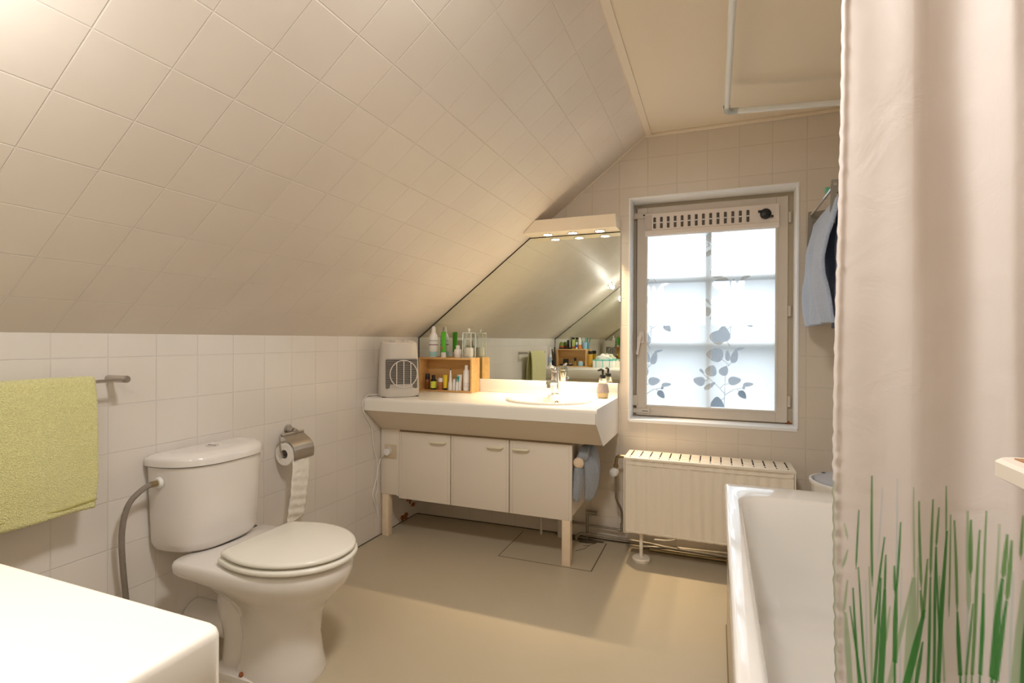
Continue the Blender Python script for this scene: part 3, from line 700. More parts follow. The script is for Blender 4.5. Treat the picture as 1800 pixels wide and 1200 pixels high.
P('teal_label', box(BM(), (.332, -.1195, zi + .055), (.345, -.108, zi + .084)), cmat((.03, .35, .38)), r)
bottle('small_vial', 'short white vial with teal end inside pine box', 'bottle', .338, -.124, zi, [('body', [(.008, 0), (.0085, .030), (.006, .052), (0, .055)], W1), ('end', [(.0065, .052), (.005, .066), (0, .067)], cmat((.2, .5, .5)))])
bottle('spray_bottle', 'tall white spray bottle, rightmost inside pine box', 'bottle', .392, -.110, zi, [('body', [(.0175, 0), (.019, .003), (.019, .115), (.012, .125)], W1), ('text_block', [(.0193, .02), (.0193, .050)], cmat((.70, .70, .74))), ('cap', [(.011, .124), (.010, .150), (0, .152)], cmat((.84, .84, .86)))])

sx_, sy_ = 1.192, -.080
r = thing('soap_dispenser', 'clear pear-shaped soap pump bottle with black head beside the far basin', 'dispenser', (sx_, sy_, CT))
P('bottle', lathe(BM(), [(.024, 0), (.028, .004), (.032, .03), (.029, .06), (.020, .095), (.016, .108)], (sx_, sy_, CT), 28), mat('tinted clear plastic', (.80, .82, .78), .05, trans=.85, ior=1.2), r)
P('liquid', lathe(BM(), [(.022, 0), (.0262, .004), (.029, .027), (0, .027)], (sx_, sy_, CT + .002), 24), cmat((.72, .52, .18), .1, 0, .4), r)
P('flower_print', lathe(BM(), [(.0335, .032), (.031, .055), (.027, .075)], (sx_, sy_, CT), 28), mat('mauve flower print', (.42, .36, .36), .4, var=.45, vscale=120, trans=.3), r)
pp = P('pump_collar', lathe(BM(), [(.015, .106), (.016, .110), (.016, .124), (.008, .127)], (sx_, sy_, CT), 20), M['dark'], r)
P('pump_head', tube(BM(), [(sx_, sy_, CT + .125), (sx_, sy_, CT + .150), (sx_ - .006, sy_ - .012, CT + .154), (sx_ - .018, sy_ - .030, CT + .150)], [.005, .007, .007, .005], 8), M['dark'], pp)

# ------------------------------------------------------------------ things on the near countertop (seen in the mirror)
NZ = .800
wooden_box('open pine box on the near countertop, seen only in the far mirror', .06, .405, NY + .024, NY + .134, NZ, 1.000, 1)
yb = NY + .085; ZB = 1.000
bottle('perfume_bottle', 'green domed bottle with red foot on near pine box, seen in mirror', 'bottle', .105, yb, ZB, [('foot', [(.030, 0), (.030, .016)], BLK), ('body', [(.028, .016), (.028, .032)], cmat((.5, .09, .03))), ('dome', [(.027, .032), (.026, .055), (.018, .075), (0, .083)], cmat((.20, .26, .05)))])
r = thing('electric_shaver', 'upright black and silver shaver standing on near pine box', 'shaver', (.185, yb, ZB))
P('stand', box(BM(), (.155, yb - .025, ZB), (.215, yb + .025, ZB + .016), .004), BLK, r)
P('body', box(BM(), (.171, yb - .014, ZB + .016), (.199, yb + .014, ZB + .10), .006), BLK, r)
P('head', box(BM(), (.169, yb - .016, ZB + .10), (.201, yb + .016, ZB + .138), .005), M['chrome'], r)
bottle('perfume_bottle', 'tall green glass bottle with black cap on near pine box', 'bottle', .246, yb, ZB, [('body', [(.021, 0), (.022, .003), (.022, .105), (.012, .112)], cmat((.42, .50, .18), .1)), ('label', [(.0224, .008), (.0224, .030)], cmat((.45, .12, .04))), ('cap', [(.014, .112), (.016, .130), (0, .132)], BLK)])
r = bottle('mouthwash_bottle', 'clear bottle with orange liquid on near pine box', 'bottle', .322, yb + .01, ZB, [('body', [(.016, .05), (.016, .10), (.010, .118)], cmat((.80, .82, .80), .1)), ('liquid', [(.014, 0), (.0165, .002), (.0165, .05)], cmat((.80, .30, .08), .15)), ('cap', [(.010, .118), (.009, .13), (0, .131)], W1)])
bottle('small_bottle', 'little bottle with blue label beside the orange one on near pine box', 'bottle', .287, yb + .015, ZB, [('body', [(.011, 0), (.011, .07), (.007, .08), (0, .081)], cmat((.75, .78, .80), .2)), ('label', [(.0114, .02), (.0114, .05)], cmat((.05, .16, .5)))])
r = thing('tooth_mug', 'light blue plastic mug on near pine box, seen in the mirror', 'mug', (.375, yb - .01, ZB))
P('mug', lathe(BM(), [(.022, 0), (.024, .002), (.028, .075), (.026, .075), (.022, .006), (0, .006)], (.375, yb - .01, ZB), 22), cmat((.28, .52, .72)), r)
for k, (dx, dy, c) in enumerate(((.012, .006, (.02, .30, .30)), (-.010, .004, (.75, .78, .78)), (.002, -.012, (.05, .35, .30)))):
    t_ = tube(BM(), [(.375 + dx * .6, yb - .01 + dy * .6, ZB + .01), (.375 + dx * 2.2, yb - .01 + dy * 2.2, ZB + .115), (.375 + dx * 2.5, yb - .01 + dy * 2.5, ZB + .125)], [.003, .004, .005], 7)
    T('toothbrush', t_, cmat(c), ['dark teal toothbrush leaning right in the blue mug', 'white toothbrush leaning left in the blue mug', 'green toothbrush leaning forward in the blue mug'][k], 'toothbrush', 'toothbrushes in the blue mug')
bottle('small_pot', 'light blue round pot inside near pine box', 'pot', .335, NY + .105, NZ + .010, [('pot', [(.026, 0), (.029, .003), (.030, .045), (.026, .046)], cmat((.40, .66, .80))), ('content', [(.024, .046), (.015, .055), (0, .058)], cmat((.60, .55, .50), .9))])
bottle('small_bottle', 'gold bottle with black cap inside near pine box', 'bottle', .272, NY + .10, NZ + .010, [('body', [(.013, 0), (.013, .055)], cmat((.45, .32, .08), .3, .5)), ('cap', [(.013, .055), (.013, .092), (0, .093)], BLK)])
r = thing('cosmetics_tray', 'low black tray with make-up inside near pine box', 'tray', (.18, NY + .09, NZ + .01))
P('tray', box(BM(), (.10, NY + .06, NZ + .011), (.24, NY + .13, NZ + .026), .004), BLK, r)
P('compact', lathe(BM(), [(.018, 0), (.018, .012), (0, .013)], (.21, NY + .095, NZ + .026), 16), cmat((.55, .38, .38)), r)
P('case', box(BM(), (.13, NY + .065, NZ + .026), (.185, NY + .105, NZ + .085), .004), BLK, r)
r = thing('brush_holder', 'black square pot holding make-up brushes beside near pine box', 'pot', (.028, NY + .19, NZ))
P('pot', box(BM(), (.012, NY + .165, NZ), (.062, NY + .215, NZ + .07), .003), BLK, r)
for dx, dy, h in ((-.012, 0, .20), (.004, .01, .17), (.012, -.01, .22), (0, -.014, .15)):
    P('brush', tube(BM(), [(.037 + dx * .5, NY + .19 + dy, NZ + .05), (.037 + dx, NY + .19 + dy * 1.4, NZ + h)], [.003, .006], 6), cmat((.10, .06, .04)), r)
r = thing('electric_toothbrush', 'white electric toothbrush upright at the end of near countertop', 'toothbrush', (.03, NY + .26, NZ))
P('handle', lathe(BM(), [(.020, 0), (.020, .012), (.014, .02), (.013, .13), (.004, .15), (.004, .20), (.006, .205), (.006, .215), (0, .217)], (.028, NY + .26, NZ), 16), W1, r)
P('blue_grip', lathe(BM(), [(.0138, .05), (.0138, .11)], (.028, NY + .26, NZ), 16), cmat((.35, .50, .72)), r)
bottle('shampoo_bottle', 'amber bottle with black cap between near pine box and tissues', 'bottle', .445, NY + .10, NZ, [('body', [(.024, 0), (.026, .004), (.026, .145)], cmat((.62, .36, .05), .25)), ('cap', [(.025, .145), (.026, .150), (.026, .180), (0, .181)], BLK)])
r = thing('tissue_box', 'white tissue box with teal check pattern on near countertop', 'box', (.60, NY + .12, NZ))
P('carton', box(BM(), (.49, NY + .06, NZ), (.715, NY + .18, NZ + .085), .002), cmat((.85, .88, .84)), r)
for x in (.525, .60, .675): P('teal_stripe', box(BM(), (x - .004, NY + .059, NZ), (x + .004, NY + .181, NZ + .0858)), cmat((.12, .62, .56)), r)
P('teal_stripe', box(BM(), (.489, NY + .059, NZ + .076), (.716, NY + .181, NZ + .0862)), cmat((.12, .62, .56)), r)
bm = BM(); bmesh.ops.create_icosphere(bm, subdivisions=4, radius=1)
for v in bm.verts:
    v.co *= 1 + .30 * noise.noise(v.co * 2.2); v.co.x *= .085; v.co.y *= .035; v.co.z = max(0, v.co.z) * .060
xform(bm, Matrix.Translation((.60, NY + .12, NZ + .085))); P('tissue', bm, M['paper'], r)

# ------------------------------------------------------------------ radiator and pipes
rx0, rx1, ry0, ry1, rz0, rz1 = 1.332, 2.092, -.247, -.060, .142, .521
rd = thing('radiator', 'cream panel radiator with slotted top grille under the window', 'radiator', (1.71, -.12, rz0))
nfl = 15; pts = []
xa, xb = rx0 + .030, rx1 - .030
prof = [(rx0 + .008, ry0)]
for k in range(nfl * 8 + 1):
    t = k / (nfl * 8); x = xa + (xb - xa) * t; s = .5 - .5 * math.cos(2 * PI * t * nfl)
    prof.append((x, ry0 + .0042 * (s ** 1.2)))
prof += [(rx1 - .008, ry0), (rx1 - .008, ry0 + .02), (rx0 + .008, ry0 + .02)]
R = [[(x, y + (.0 if 0 < i < 3 else (.0035 if x > rx0 + .02 and x < rx1 - .02 and y < ry0 + .01 and y >= ry0 else 0)), z) for x, y in prof] for i, z in enumerate((rz0 + .004, rz0 + .030, rz1 - .045, rz1 - .012))]
bm = BM(); rings(bm, R); P('front_panel', bm, M['radiator'], rd, ang=60)
P('rear_panel', box(BM(), (rx0 + .008, ry1 - .015, rz0 + .004), (rx1 - .008, ry1, rz1 - .012), .003), M['radiator'], rd)
for x in (rx0, rx1 - .006): P('side_cover', box(BM(), (x, ry0 - .001, rz0 + .002), (x + .006, ry1, rz1 - .004), .002), M['radiator'], rd)
bm = BM()
for a, b in (((rx0 + .009, rz0 + .010), (rx1 - .009, rz0 + .016)), ((rx0 + .009, rz1 - .036), (rx1 - .009, rz1 - .030)), ((rx0 + .009, rz0 + .010), (rx0 + .014, rz1 - .030)), ((rx1 - .014, rz0 + .010), (rx1 - .009, rz1 - .030))):
    box(bm, (a[0], ry0 - .0010, a[1]), (b[0], ry0 + .004, b[1]), .001)
P('border', bm, M['radiator'], rd)
tg = P('top_grille', box(BM(), (rx0, ry0 - .002, rz1 - .014), (rx1, ry1 + .001, rz1), .003), M['radiator'], rd)
for k in range(16):
    x = rx0 + .028 + k * (rx1 - rx0 - .056) / 15
    P('slot', box(BM(), (x - .0035, ry0 + .055, rz1 - .001), (x + .0035, ry1 - .012, rz1 + .0006), .001), M['void'], tg)
    P('slot', box(BM(), (x - .0035, ry0 + .022, rz1 - .001), (x + .0035, ry0 + .038, rz1 + .0006), .001), M['void'], tg)
    if k < 15:
        for yy in (.048, .11): P('rib', box(BM(), (x + .008, ry0 + yy - .001, rz1 - .001), (x + .045, ry0 + yy + .001, rz1 + .0015)), M['radiator'], tg)
ft = P('foot_post', box(BM(), (1.406, -.208, .010), (1.422, -.196, rz0 + .03), .002), M['radiator'], rd)
P('foot_disc', lathe(BM(), [(.042, 0), (.044, .004), (.044, .014), (.040, .019), (.012, .020), (0, .020)], (1.414, -.202, .0), 28), M['radiator'], ft)
P('foot_post', box(BM(), (2.00, -.206, .0), (2.016, -.194, rz0 + .03), .002), M['radiator'], rd)
va = P('valve_body', tube(BM(), [(rx0 + .004, -.12, .494), (1.290, -.12, .496), (1.274, -.12, .486), (1.272, -.12, .42)], .0085, 10, smooth=1), M['brass'], rd)
P('valve_nut', lathe(BM(), [(.013, 0), (.013, .014)], (1.272, -.12, .436), 6), M['brass'], va)
P('valve_knob', lathe(BM(), [(.010, -.004), (.021, 0), (.023, .012), (.021, .016), (.023, .020), (.021, .030), (.012, .036), (0, .037)], (1.268, -.115, .412), 22, (-.25, -1, -.1)), M['white_plastic'], va)

def pipe(label, pts, r, m='pipe', sm=1, fit=()):
    bm = tube(BM(), pts, r, 10, smooth=sm)
    for a, b in fit: cyl(bm, a, b, r * 1.55, 12)
    return T('heating_pipe', bm, M[m], label, 'pipe')
pipe('thin painted pipe curving down from radiator valve to the floor pipe', [(1.272, -.12, .415), (1.272, -.12, .28), (1.276, -.10, .25), (1.292, -.055, .19), (1.292, -.04, .15), (1.292, -.04, .082)], .0065, fit=(((1.292, -.04, .095), (1.292, -.04, .115)),))
pipe('short upper horizontal pipe between cabinet and radiator', [(1.00, -.03, .083), (1.305, -.035, .079)], .0062, fit=(((1.275, -.034, .079), (1.29, -.034, .079)),))
pipe('long lower pipe along far wall with bent end near cabinet leg', [(1.048, -.07, .003), (1.048, -.07, .028), (1.075, -.045, .036), (1.4, -.035, .031), (1.55, -.045, .020), (2.5, -.04, .012)], .0085)
pipe('second floor pipe behind radiator foot running to the right', [(1.40, -.05, .010), (1.62, -.030, .028), (2.5, -.020, .034)], .0085)
pipe('bronze coloured floor pipe nearest the room under radiator', [(1.44, -.068, .009), (2.5, -.066, .009)], .0085, 'brass')
pipe('short vertical pipe with side tap right of cabinet', [(1.10, -.03, .0), (1.10, -.03, .165)], .0075, fit=(((1.10, -.03, .15), (1.155, -.03, .15)), ((1.0, -.03, .083), (1.02, -.03, .083))))
T('waste_pipe', tube(BM(), [(.838, -.05, 0), (.838, -.05, .60)], .007, 12), cmat((.72, .68, .60)), 'thin white pipe from floor up behind the far cabinet', 'pipe')
T('waste_pipe', tube(BM(), [(.950, -.05, 0), (.950, -.05, .60)], .015, 14), cmat((.70, .66, .58)), 'thicker white waste pipe beside the thin one under cabinet', 'pipe')
T('white_cable', tube(BM(), [(1.55, -.06, .10), (1.58, -.045, .075), (1.53, -.035, .055), (1.46, -.03, .050)], .004, 8, smooth=2), cmat((.75, .72, .66)), 'white cable curling under the radiator', 'cable')
# ------------------------------------------------------------------ toilet
TY = -1.520
def egg(xb, xf, hw, hb, z, xm=.42, rc=.03, n=44):
    """closed outline: squarish back of half width hb, swelling to hw, elliptical front"""
    pts = []; N1 = 12
    for k in range(n // 2 + 1):      # front half, from +y round to -y
        a = PI / 2 - PI * k / (n // 2); pts.append((xm + (xf - xm) * math.cos(a), TY + hw * math.sin(a), z))
    side = []
    for k in range(1, N1):
        t = k / N1; x = xm + (xb + rc - xm) * t; w = hw + (hb - hw) * (t ** 2)
        side.append((x, w))
    cor = [(xb + rc - rc * math.sin(a), hb - rc + rc * math.cos(a)) for a in [PI / 2 * j / 5 for j in range(6)]]
    side += cor
    pts += [(x, TY - w, z) for x, w in side] + [(x, TY + w, z) for x, w in reversed(side)]
    return pts
tl = thing('toilet', 'white close-coupled toilet with closed seat standing against left wall', 'toilet', (.33, TY, 0))
secs = [(.30, .120, .56, .118, .108, 0), (.30, .115, .562, .118, .108, .012), (.31, .11, .552, .105, .095, .06), (.315, .10, .545, .098, .09, .13), (.31, .1, .553, .104, .094, .20), (.28, .1, .585, .124, .11, .25), (.24, .1, .622, .150, .13, .285), (.20, .1, .648, .172, .150, .315), (.135, .1, .660, .184, .182, .338), (.122, .1, .664, .187, .188, .350), (.120, .1, .666, .188, .189, .372), (.124, .1, .661, .184, .185, .382), (.130, .1, .650, .176, .178, .386)]
bm = BM(); rings(bm, [egg(s[0], s[2], s[3], s[4], s[5], xm=.40 if s[5] > .24 else .43) for s in secs])
P('bowl', bm, M['ceramic'], tl, ang=60)
tr = P('trapway', tube(BM(), [(.24, TY, .335), (.262, TY, .29), (.262, TY, .21), (.285, TY, .12), (.275, TY, .0)], [.085, .092, .098, .090, .094], 22, smooth=2), M['ceramic'], tl)
P('outlet_pipe', tube(BM(), [(.27, TY, .11), (.12, TY, .105), (.002, TY, .105)], [.055, .052, .052], 20, smooth=1), M['ceramic'], tl)
ftb = BM(); rings(ftb, [rrect(.33, TY, .12, .118, .05, z) for z in (0, .02)] + [rrect(.33, TY, .108, .106, .045, .026)])
P('foot', ftb, M['ceramic'], tl)
P('floor_bolt', lathe(BM(), [(.007, 0), (.007, .008), (0, .010)], (.352, TY - .108, .026), 12, (.2, -.6, .8)), M['rust'], tl)
def tsec(z, hw, xf, bul, r=.05, xb=.012):
    e = 2.7; F0 = xf + bul - xb; pts = []
    for k in range(41):      # bowed front from +y round to -y
        a = PI / 2 - PI * k / 40; c, s = max(0, math.cos(a)), math.sin(a)
        pts.append((xb + .012 + (F0 - .012) * c ** (2 / e), TY + hw * math.copysign(abs(s) ** (2 / e), s), z))
    return pts + [(xb, TY - hw + .004, z), (xb, TY, z), (xb, TY + hw - .004, z)]
bm = BM(); rings(bm, [tsec(.386, .130, .125, .030), tsec(.390, .148, .137, .034), tsec(.402, .163, .148, .036), tsec(.425, .172, .154, .036), tsec(.50, .176, .158, .036), tsec(.678, .184, .163, .036)])
tk = P('tank', bm, M['ceramic'], tl, ang=50)
bm = BM(); rings(bm, [tsec(.680, .186, .164, .036, xb=.006), tsec(.682, .191, .170, .037, xb=.006), tsec(.700, .191, .170, .037, xb=.006), tsec(.707, .188, .167, .037, xb=.008), tsec(.714, .180, .160, .036, xb=.012), tsec(.719, .165, .148, .033, xb=.02), tsec(.721, .14, .125, .03, xb=.035)])
ld_ = P('tank_lid', bm, M['ceramic'], tl, ang=50)
fb = P('flush_button', lathe(BM(), [(.021, 0), (.021, .003), (.018, .004), (0, .004)], (.098, TY - .012, .7200), 24, sy=1), M['chrome'], ld_)
P('button_split', box(BM(), (.080, TY - .0128, .7235), (.116, TY - .0112, .7247)), M['dark'], fb)
P('lid_gap', (lambda b: (rings(b, [tsec(.6785, .182, .161, .036), tsec(.6805, .182, .161, .036)]), b)[1])(BM()), M['void'], tk)
def slab(n, z0, z1, xb, xf, hw, hb, m, lip=.006):
    bm = BM(); rings(bm, [egg(xb + lip, xf - lip, hw - lip, hb - lip, z0, .445), egg(xb, xf, hw, hb, z0 + lip * .7, .445), egg(xb, xf, hw, hb, z1 - lip, .445), egg(xb + lip * .4, xf - lip * .4, hw - lip * .4, hb - lip * .4, z1 - lip * .3, .445), egg(xb + lip * 1.6, xf - lip * 1.6, hw - lip * 1.6, hb - lip * 1.6, z1, .445)])
    return P(n, bm, m, tl, ang=60)
slab('seat', .393, .410, .290, .676, .186, .162, M['seat'])
slab('seat_lid', .414, .432, .298, .670, .181, .157, M['seat'], .008)
for s in (-1, 1): P('hinge', lathe(BM(), [(.014, 0), (.014, .014), (.010, .018), (0, .018)], (.292, TY + s * .085, .386), 16), M['seat'], tl)
for s in (-1, 1): P('seat_buffer', box(BM(), (.52, TY + s * .135 - .006, .386), (.536, TY + s * .135 + .006, .394)), M['seat'], tl)
P('gasket', (lambda b: (rings(b, [egg(.06, .17, .10, .10, z, .12, .02) for z in (.380, .388)]), b)[1])(BM()), M['dark'], tl)
inlet = P('inlet_collar', lathe(BM(), [(.018, 0), (.018, .006), (.015, .010), (.012, .010)], (.075, TY - .182, .632), 20, (0, -1, 0)), M['white_plastic'], tk)
P('inlet_nut', lathe(BM(), [(.010, 0), (.010, .022), (.008, .022)], (.075, TY - .190, .632), 6, (0, -1, 0)), M['brass'], inlet)
P('supply_hose', tube(BM(), [(.075, TY - .205, .632), (.072, TY - .235, .626), (.060, TY - .275, .585), (.050, TY - .285, .50), (.045, TY - .278, .40), (.030, TY - .255, .25), (.020, TY - .24, .12), (.004, TY - .24, .09)], .0085, 12, smooth=2), M['hose'], tl)
tb = thing('toilet_brush', 'dark toilet brush between toilet tank and wall, only its tip shows', 'brush', (.060, -1.305, 0))
P('holder', lathe(BM(), [(.045, 0), (.05, .01), (.045, .12), (.035, .125)], (.060, -1.305, 0), 22), M['white_plastic'], tb)
P('handle', tube(BM(), [(.060, -1.318, .12), (.060, -1.318, .362)], .0125, 12), M['dark'], tb)

# toilet roll and holder
py_ = -1.112
th = thing('toilet_roll_holder', 'brushed steel roll holder with curved flap on left wall', 'holder', (0, -1.075, .70))
P('wall_disc', lathe(BM(), [(.022, 0), (.022, .005), (.014, .008), (.010, .035)], (0, -1.085, .702), 22, (1, 0, 0)), M['steel'], th)
P('cross_bar', tube(BM(), [(.045, -1.165, .692), (.045, -1.04, .692)], .0065, 12), M['steel'], th)
P('centre_knob', lathe(BM(), [(.010, 0), (.011, .008), (.008, .014), (0, .015)], (.040, -1.085, .698), 16, (1, 0, 0)), M['steel'], th)
P('side_arm', tube(BM(), [(.045, -1.168, .692), (.045, -1.176, .68), (.056, -1.176, .61), (.056, -1.155, .605), (.056, -1.05, .605)], .0035, 8, smooth=1), M['steel'], th)
pl = [(.047, .690), (.070, .676), (.092, .662), (.104, .650), (.1115, .632), (.113, .610), (.110, .590)]
bm = BM(); rings(bm, [[(x, -1.160, z) for x, z in pl] + [(x - .0015, -1.160, z - .0015) for x, z in reversed(pl)], [(x, -1.045, z) for x, z in pl] + [(x - .0015, -1.045, z - .0015) for x, z in reversed(pl)]])
P('flap', bm, M['steel'], th)
rl_ = thing('toilet_roll', 'white toilet roll with a long sheet hanging down left wall', 'toilet paper', (.056, py_, .56))
n = 40; R = []
for y, rr in ((-1.162, .019), (-1.162, .047), (-1.060, .047), (-1.060, .019), (-1.162, .019)):
    R.append([(.057 + rr * math.cos(2 * PI * k / n), y, .612 + rr * math.sin(2 * PI * k / n)) for k in range(n)])
bm = BM(); rings(bm, R, False, False); bmesh.ops.remove_doubles(bm, verts=bm.verts, dist=1e-5); P('roll', bm, M['paper'], rl_)
n = 24; R = [[(.057 + rr * math.cos(2 * PI * k / n), y, .612 + rr * math.sin(2 * PI * k / n)) for k in range(n)] for y, rr in ((-1.160, .0188), (-1.062, .0188))]
bm = BM(); rings(bm, R, False, False); P('core', bm, M['card'], rl_)
nu, nv = 14, 60; co = np.zeros((nv, nu, 3)); rnd = np.random.RandomState(2)
for j in range(nv):
    for i in range(nu):
        u = i / (nu - 1); v = j / (nv - 1); z = .612 - v * .292 + .012 * (u - .5) * v
        co[j, i] = (.1042 - .03 * v * v + .0022 * math.sin(z * 160 + u * 3) * v + .0015 * math.sin(u * 9 + z * 60), -1.161 + .100 * u - .006 * v, z)
sh = grid_mesh('hanging_sheet', co, nu, nv, M['paper'], rl_); md = sh.modifiers.new('s', 'SOLIDIFY'); md.thickness = .0012

# ------------------------------------------------------------------ towel rail, towels
tr_ = thing('towel_rail', 'brushed steel towel rail fixed to the left wall', 'towel rail', (.04, -2.07, .975))
for y in (-1.812, -2.345):
    P('post', lathe(BM(), [(.011, 0), (.011, .088), (.008, .092), (0, .092)], (0, y, .976), 18, (1, 0, 0)), M['steel'], tr_)
P('bar', tube(BM(), [(.078, -2.345, .974), (.078, -1.812, .974)], .0050, 12), M['steel'], tr_)
def drape(name, path, a0, a1, along, m, nu=70, thick=.007, amp=.004, seed=0, skew=None, ev=0, group=None, label='', cat='towel', fold=0):
    """path: list of (offset, z) across the rail; along: 'y' run from a0 to a1; offset is x"""
    Pp = [Vector((p[0], p[1])) for p in path]
    L_ = [0]
    for a, b in zip(Pp[:-1], Pp[1:]): L_.append(L_[-1] + (b - a).length)
    nv = int(L_[-1] / .008) + 2; co = np.zeros((nv, nu, 3))
    for j in range(nv):
        s = L_[-1] * j / (nv - 1); k = 0
        while k < len(Pp) - 2 and L_[k + 1] < s: k += 1
        q = Pp[k].lerp(Pp[k + 1], (s - L_[k]) / max(1e-6, L_[k + 1] - L_[k]))
        top = max(p.y for p in Pp); hang = min(1, (top - q.y) / .25)
        for i in range(nu):
            u = i / (nu - 1); y = a0 + (a1 - a0) * u
            w = noise.noise(Vector((u * 4 + seed, q.y * 5, seed))) * amp * 3 * hang + amp * math.sin(u * fold * 2 * PI + seed) * hang
            yy = y + (skew(u, q) if skew else 0)
            co[j, i] = (q.x + w, yy, q.y + .004 * noise.noise(Vector((u * 3, seed, q.x * 9))))
    c = Vector(co.reshape(-1, 3).mean(0)); c.z = co[..., 2].min()
    o = grid_mesh(name, co - np.array(c), nu, nv, m); o.location = c
    md = o.modifiers.new('thickness', 'SOLIDIFY'); md.thickness = thick; md.offset = 0
    o['label'] = label; o['category'] = cat
    if group: o['group'] = group
    return o
arc = lambda cx, cz, r, n=7: [(cx + r * math.cos(a), cz + r * math.sin(a)) for a in [PI * k / (n - 1) for k in range(n)]]
gt = drape('towel', [(.108, .617), (.108, .70), (.106, .80), (.098, .92)] + arc(.078, .974, .0125) + [(.052, .92), (.045, .80), (.042, .60)], -2.315, -1.902, 'y', M['green_terry'], nu=80, thick=.010, amp=.0028, seed=3.1,
      skew=lambda u, q: (-.012 * u * max(0, (.70 - q.y)) / .1 if q.x > .07 else -.02 * u), fold=1.2, label='lime green terry towel folded over the steel rail on left wall')
# hem line of the green towel
hem = tube(BM(), [(.1145 + .002 * math.sin(k), -2.31 + .40 * k / 20, .640 + .004 * math.sin(k * .7)) for k in range(21)], .0016, 6)
P('hem', hem, mat('hem green', (.42, .40, .12), .9), gt, label='woven hem line')

rk = thing('drying_rack', 'grey wall rack with metal rails beside the window, carrying blue towel', 'rack', (2.35, -.38, 1.62))
for y in (-.030, -.560):
    P('bracket', prism(BM(), [(2.548, 1.56), (2.548, 1.76), (2.49, 1.75), (2.20, 1.715), (2.165, 1.715), (2.160, 1.55), (2.178, 1.55), (2.182, 1.665), (2.48, 1.70), (2.50, 1.56)], 'y', y - .009, y + .009), M['grey_arm'], rk, smooth=False)
for x, z in ((2.176, 1.698), (2.192, 1.636), (2.26, 1.69), (2.34, 1.70)): P('rail', tube(BM(), [(x, -.57, z), (x, -.02, z)], .0065, 12), M['chrome'], rk)
P('green_clip', box(BM(), (2.166, -.44, 1.70), (2.186, -.42, 1.722), .002), cmat((.10, .40, .24)), rk)
drape('towel', [(2.150, 1.17), (2.130, 1.35), (2.142, 1.50), (2.170, 1.60)] + [(4.384 - a, b) for a, b in arc(2.192, 1.636, .013)] + [(2.206, 1.58), (2.210, 1.40), (2.206, 1.20)], -.62, -.11, 'y', M['blue_terry'], nu=60, thick=.010, amp=.011, seed=1.3, fold=2.6,
      label='light blue towel hanging from the grey rack right of window', skew=lambda u, q: .05 * (1.68 - q.y) * (u - .5))
drape('towel', [(2.246, 1.16), (2.244, 1.45)] + [(4.52 - a, b) for a, b in arc(2.26, 1.69, .013)] + [(2.276, 1.45), (2.276, 1.20)], -.66, -.12, 'y', M['navy_terry'], nu=40, thick=.009, amp=.004, seed=7.3, fold=2,
      label='dark navy towel hanging behind the light blue towel')

# grey blue towel bunched on the wooden peg
def lobe(bm, secs, n=26, seed=0):
    R = []
    for z, cx, cy, ax, ay in secs:
        r = []
        for k in range(n):
            a = 2 * PI * k / n; q = 1 + .13 * math.sin(4 * a + seed + z * 6) + .14 * noise.noise(Vector((math.cos(a) * 2, math.sin(a) * 2, z * 14 + seed)))
            r.append((cx + ax * q * math.cos(a), cy + ay * q * math.sin(a), z))
        R.append(r)
    rings(bm, R)
bm = BM()
lobe(bm, [(.575, 1.170, -.285, .012, .030), (.560, 1.172, -.290, .030, .055), (.52, 1.178, -.290, .036, .078), (.46, 1.184, -.285, .038, .082), (.40, 1.184, -.280, .037, .078), (.35, 1.178, -.285, .032, .066), (.318, 1.170, -.300, .026, .046), (.298, 1.166, -.305, .010, .020)], seed=1)
lobe(bm, [(.583, 1.158, -.300, .012, .04), (.57, 1.156, -.305, .028, .065), (.545, 1.156, -.315, .032, .078), (.52, 1.158, -.315, .03, .075), (.50, 1.158, -.315, .01, .05)], seed=2)
lobe(bm, [(.545, 1.142, -.330, .016, .03), (.52, 1.140, -.345, .022, .038), (.46, 1.134, -.365, .022, .034), (.40, 1.132, -.372, .022, .032), (.35, 1.130, -.375, .021, .030), (.322, 1.128, -.378, .016, .022), (.310, 1.128, -.378, .006, .010)], seed=4)
o = T('towel', bm, M['grey_terry'], 'grey-blue towel bunched over wooden peg at the cabinet end', 'towel', ang=80)
md = o.modifiers.new('sub', 'SUBSURF'); md.levels = 1; md.render_levels = 2

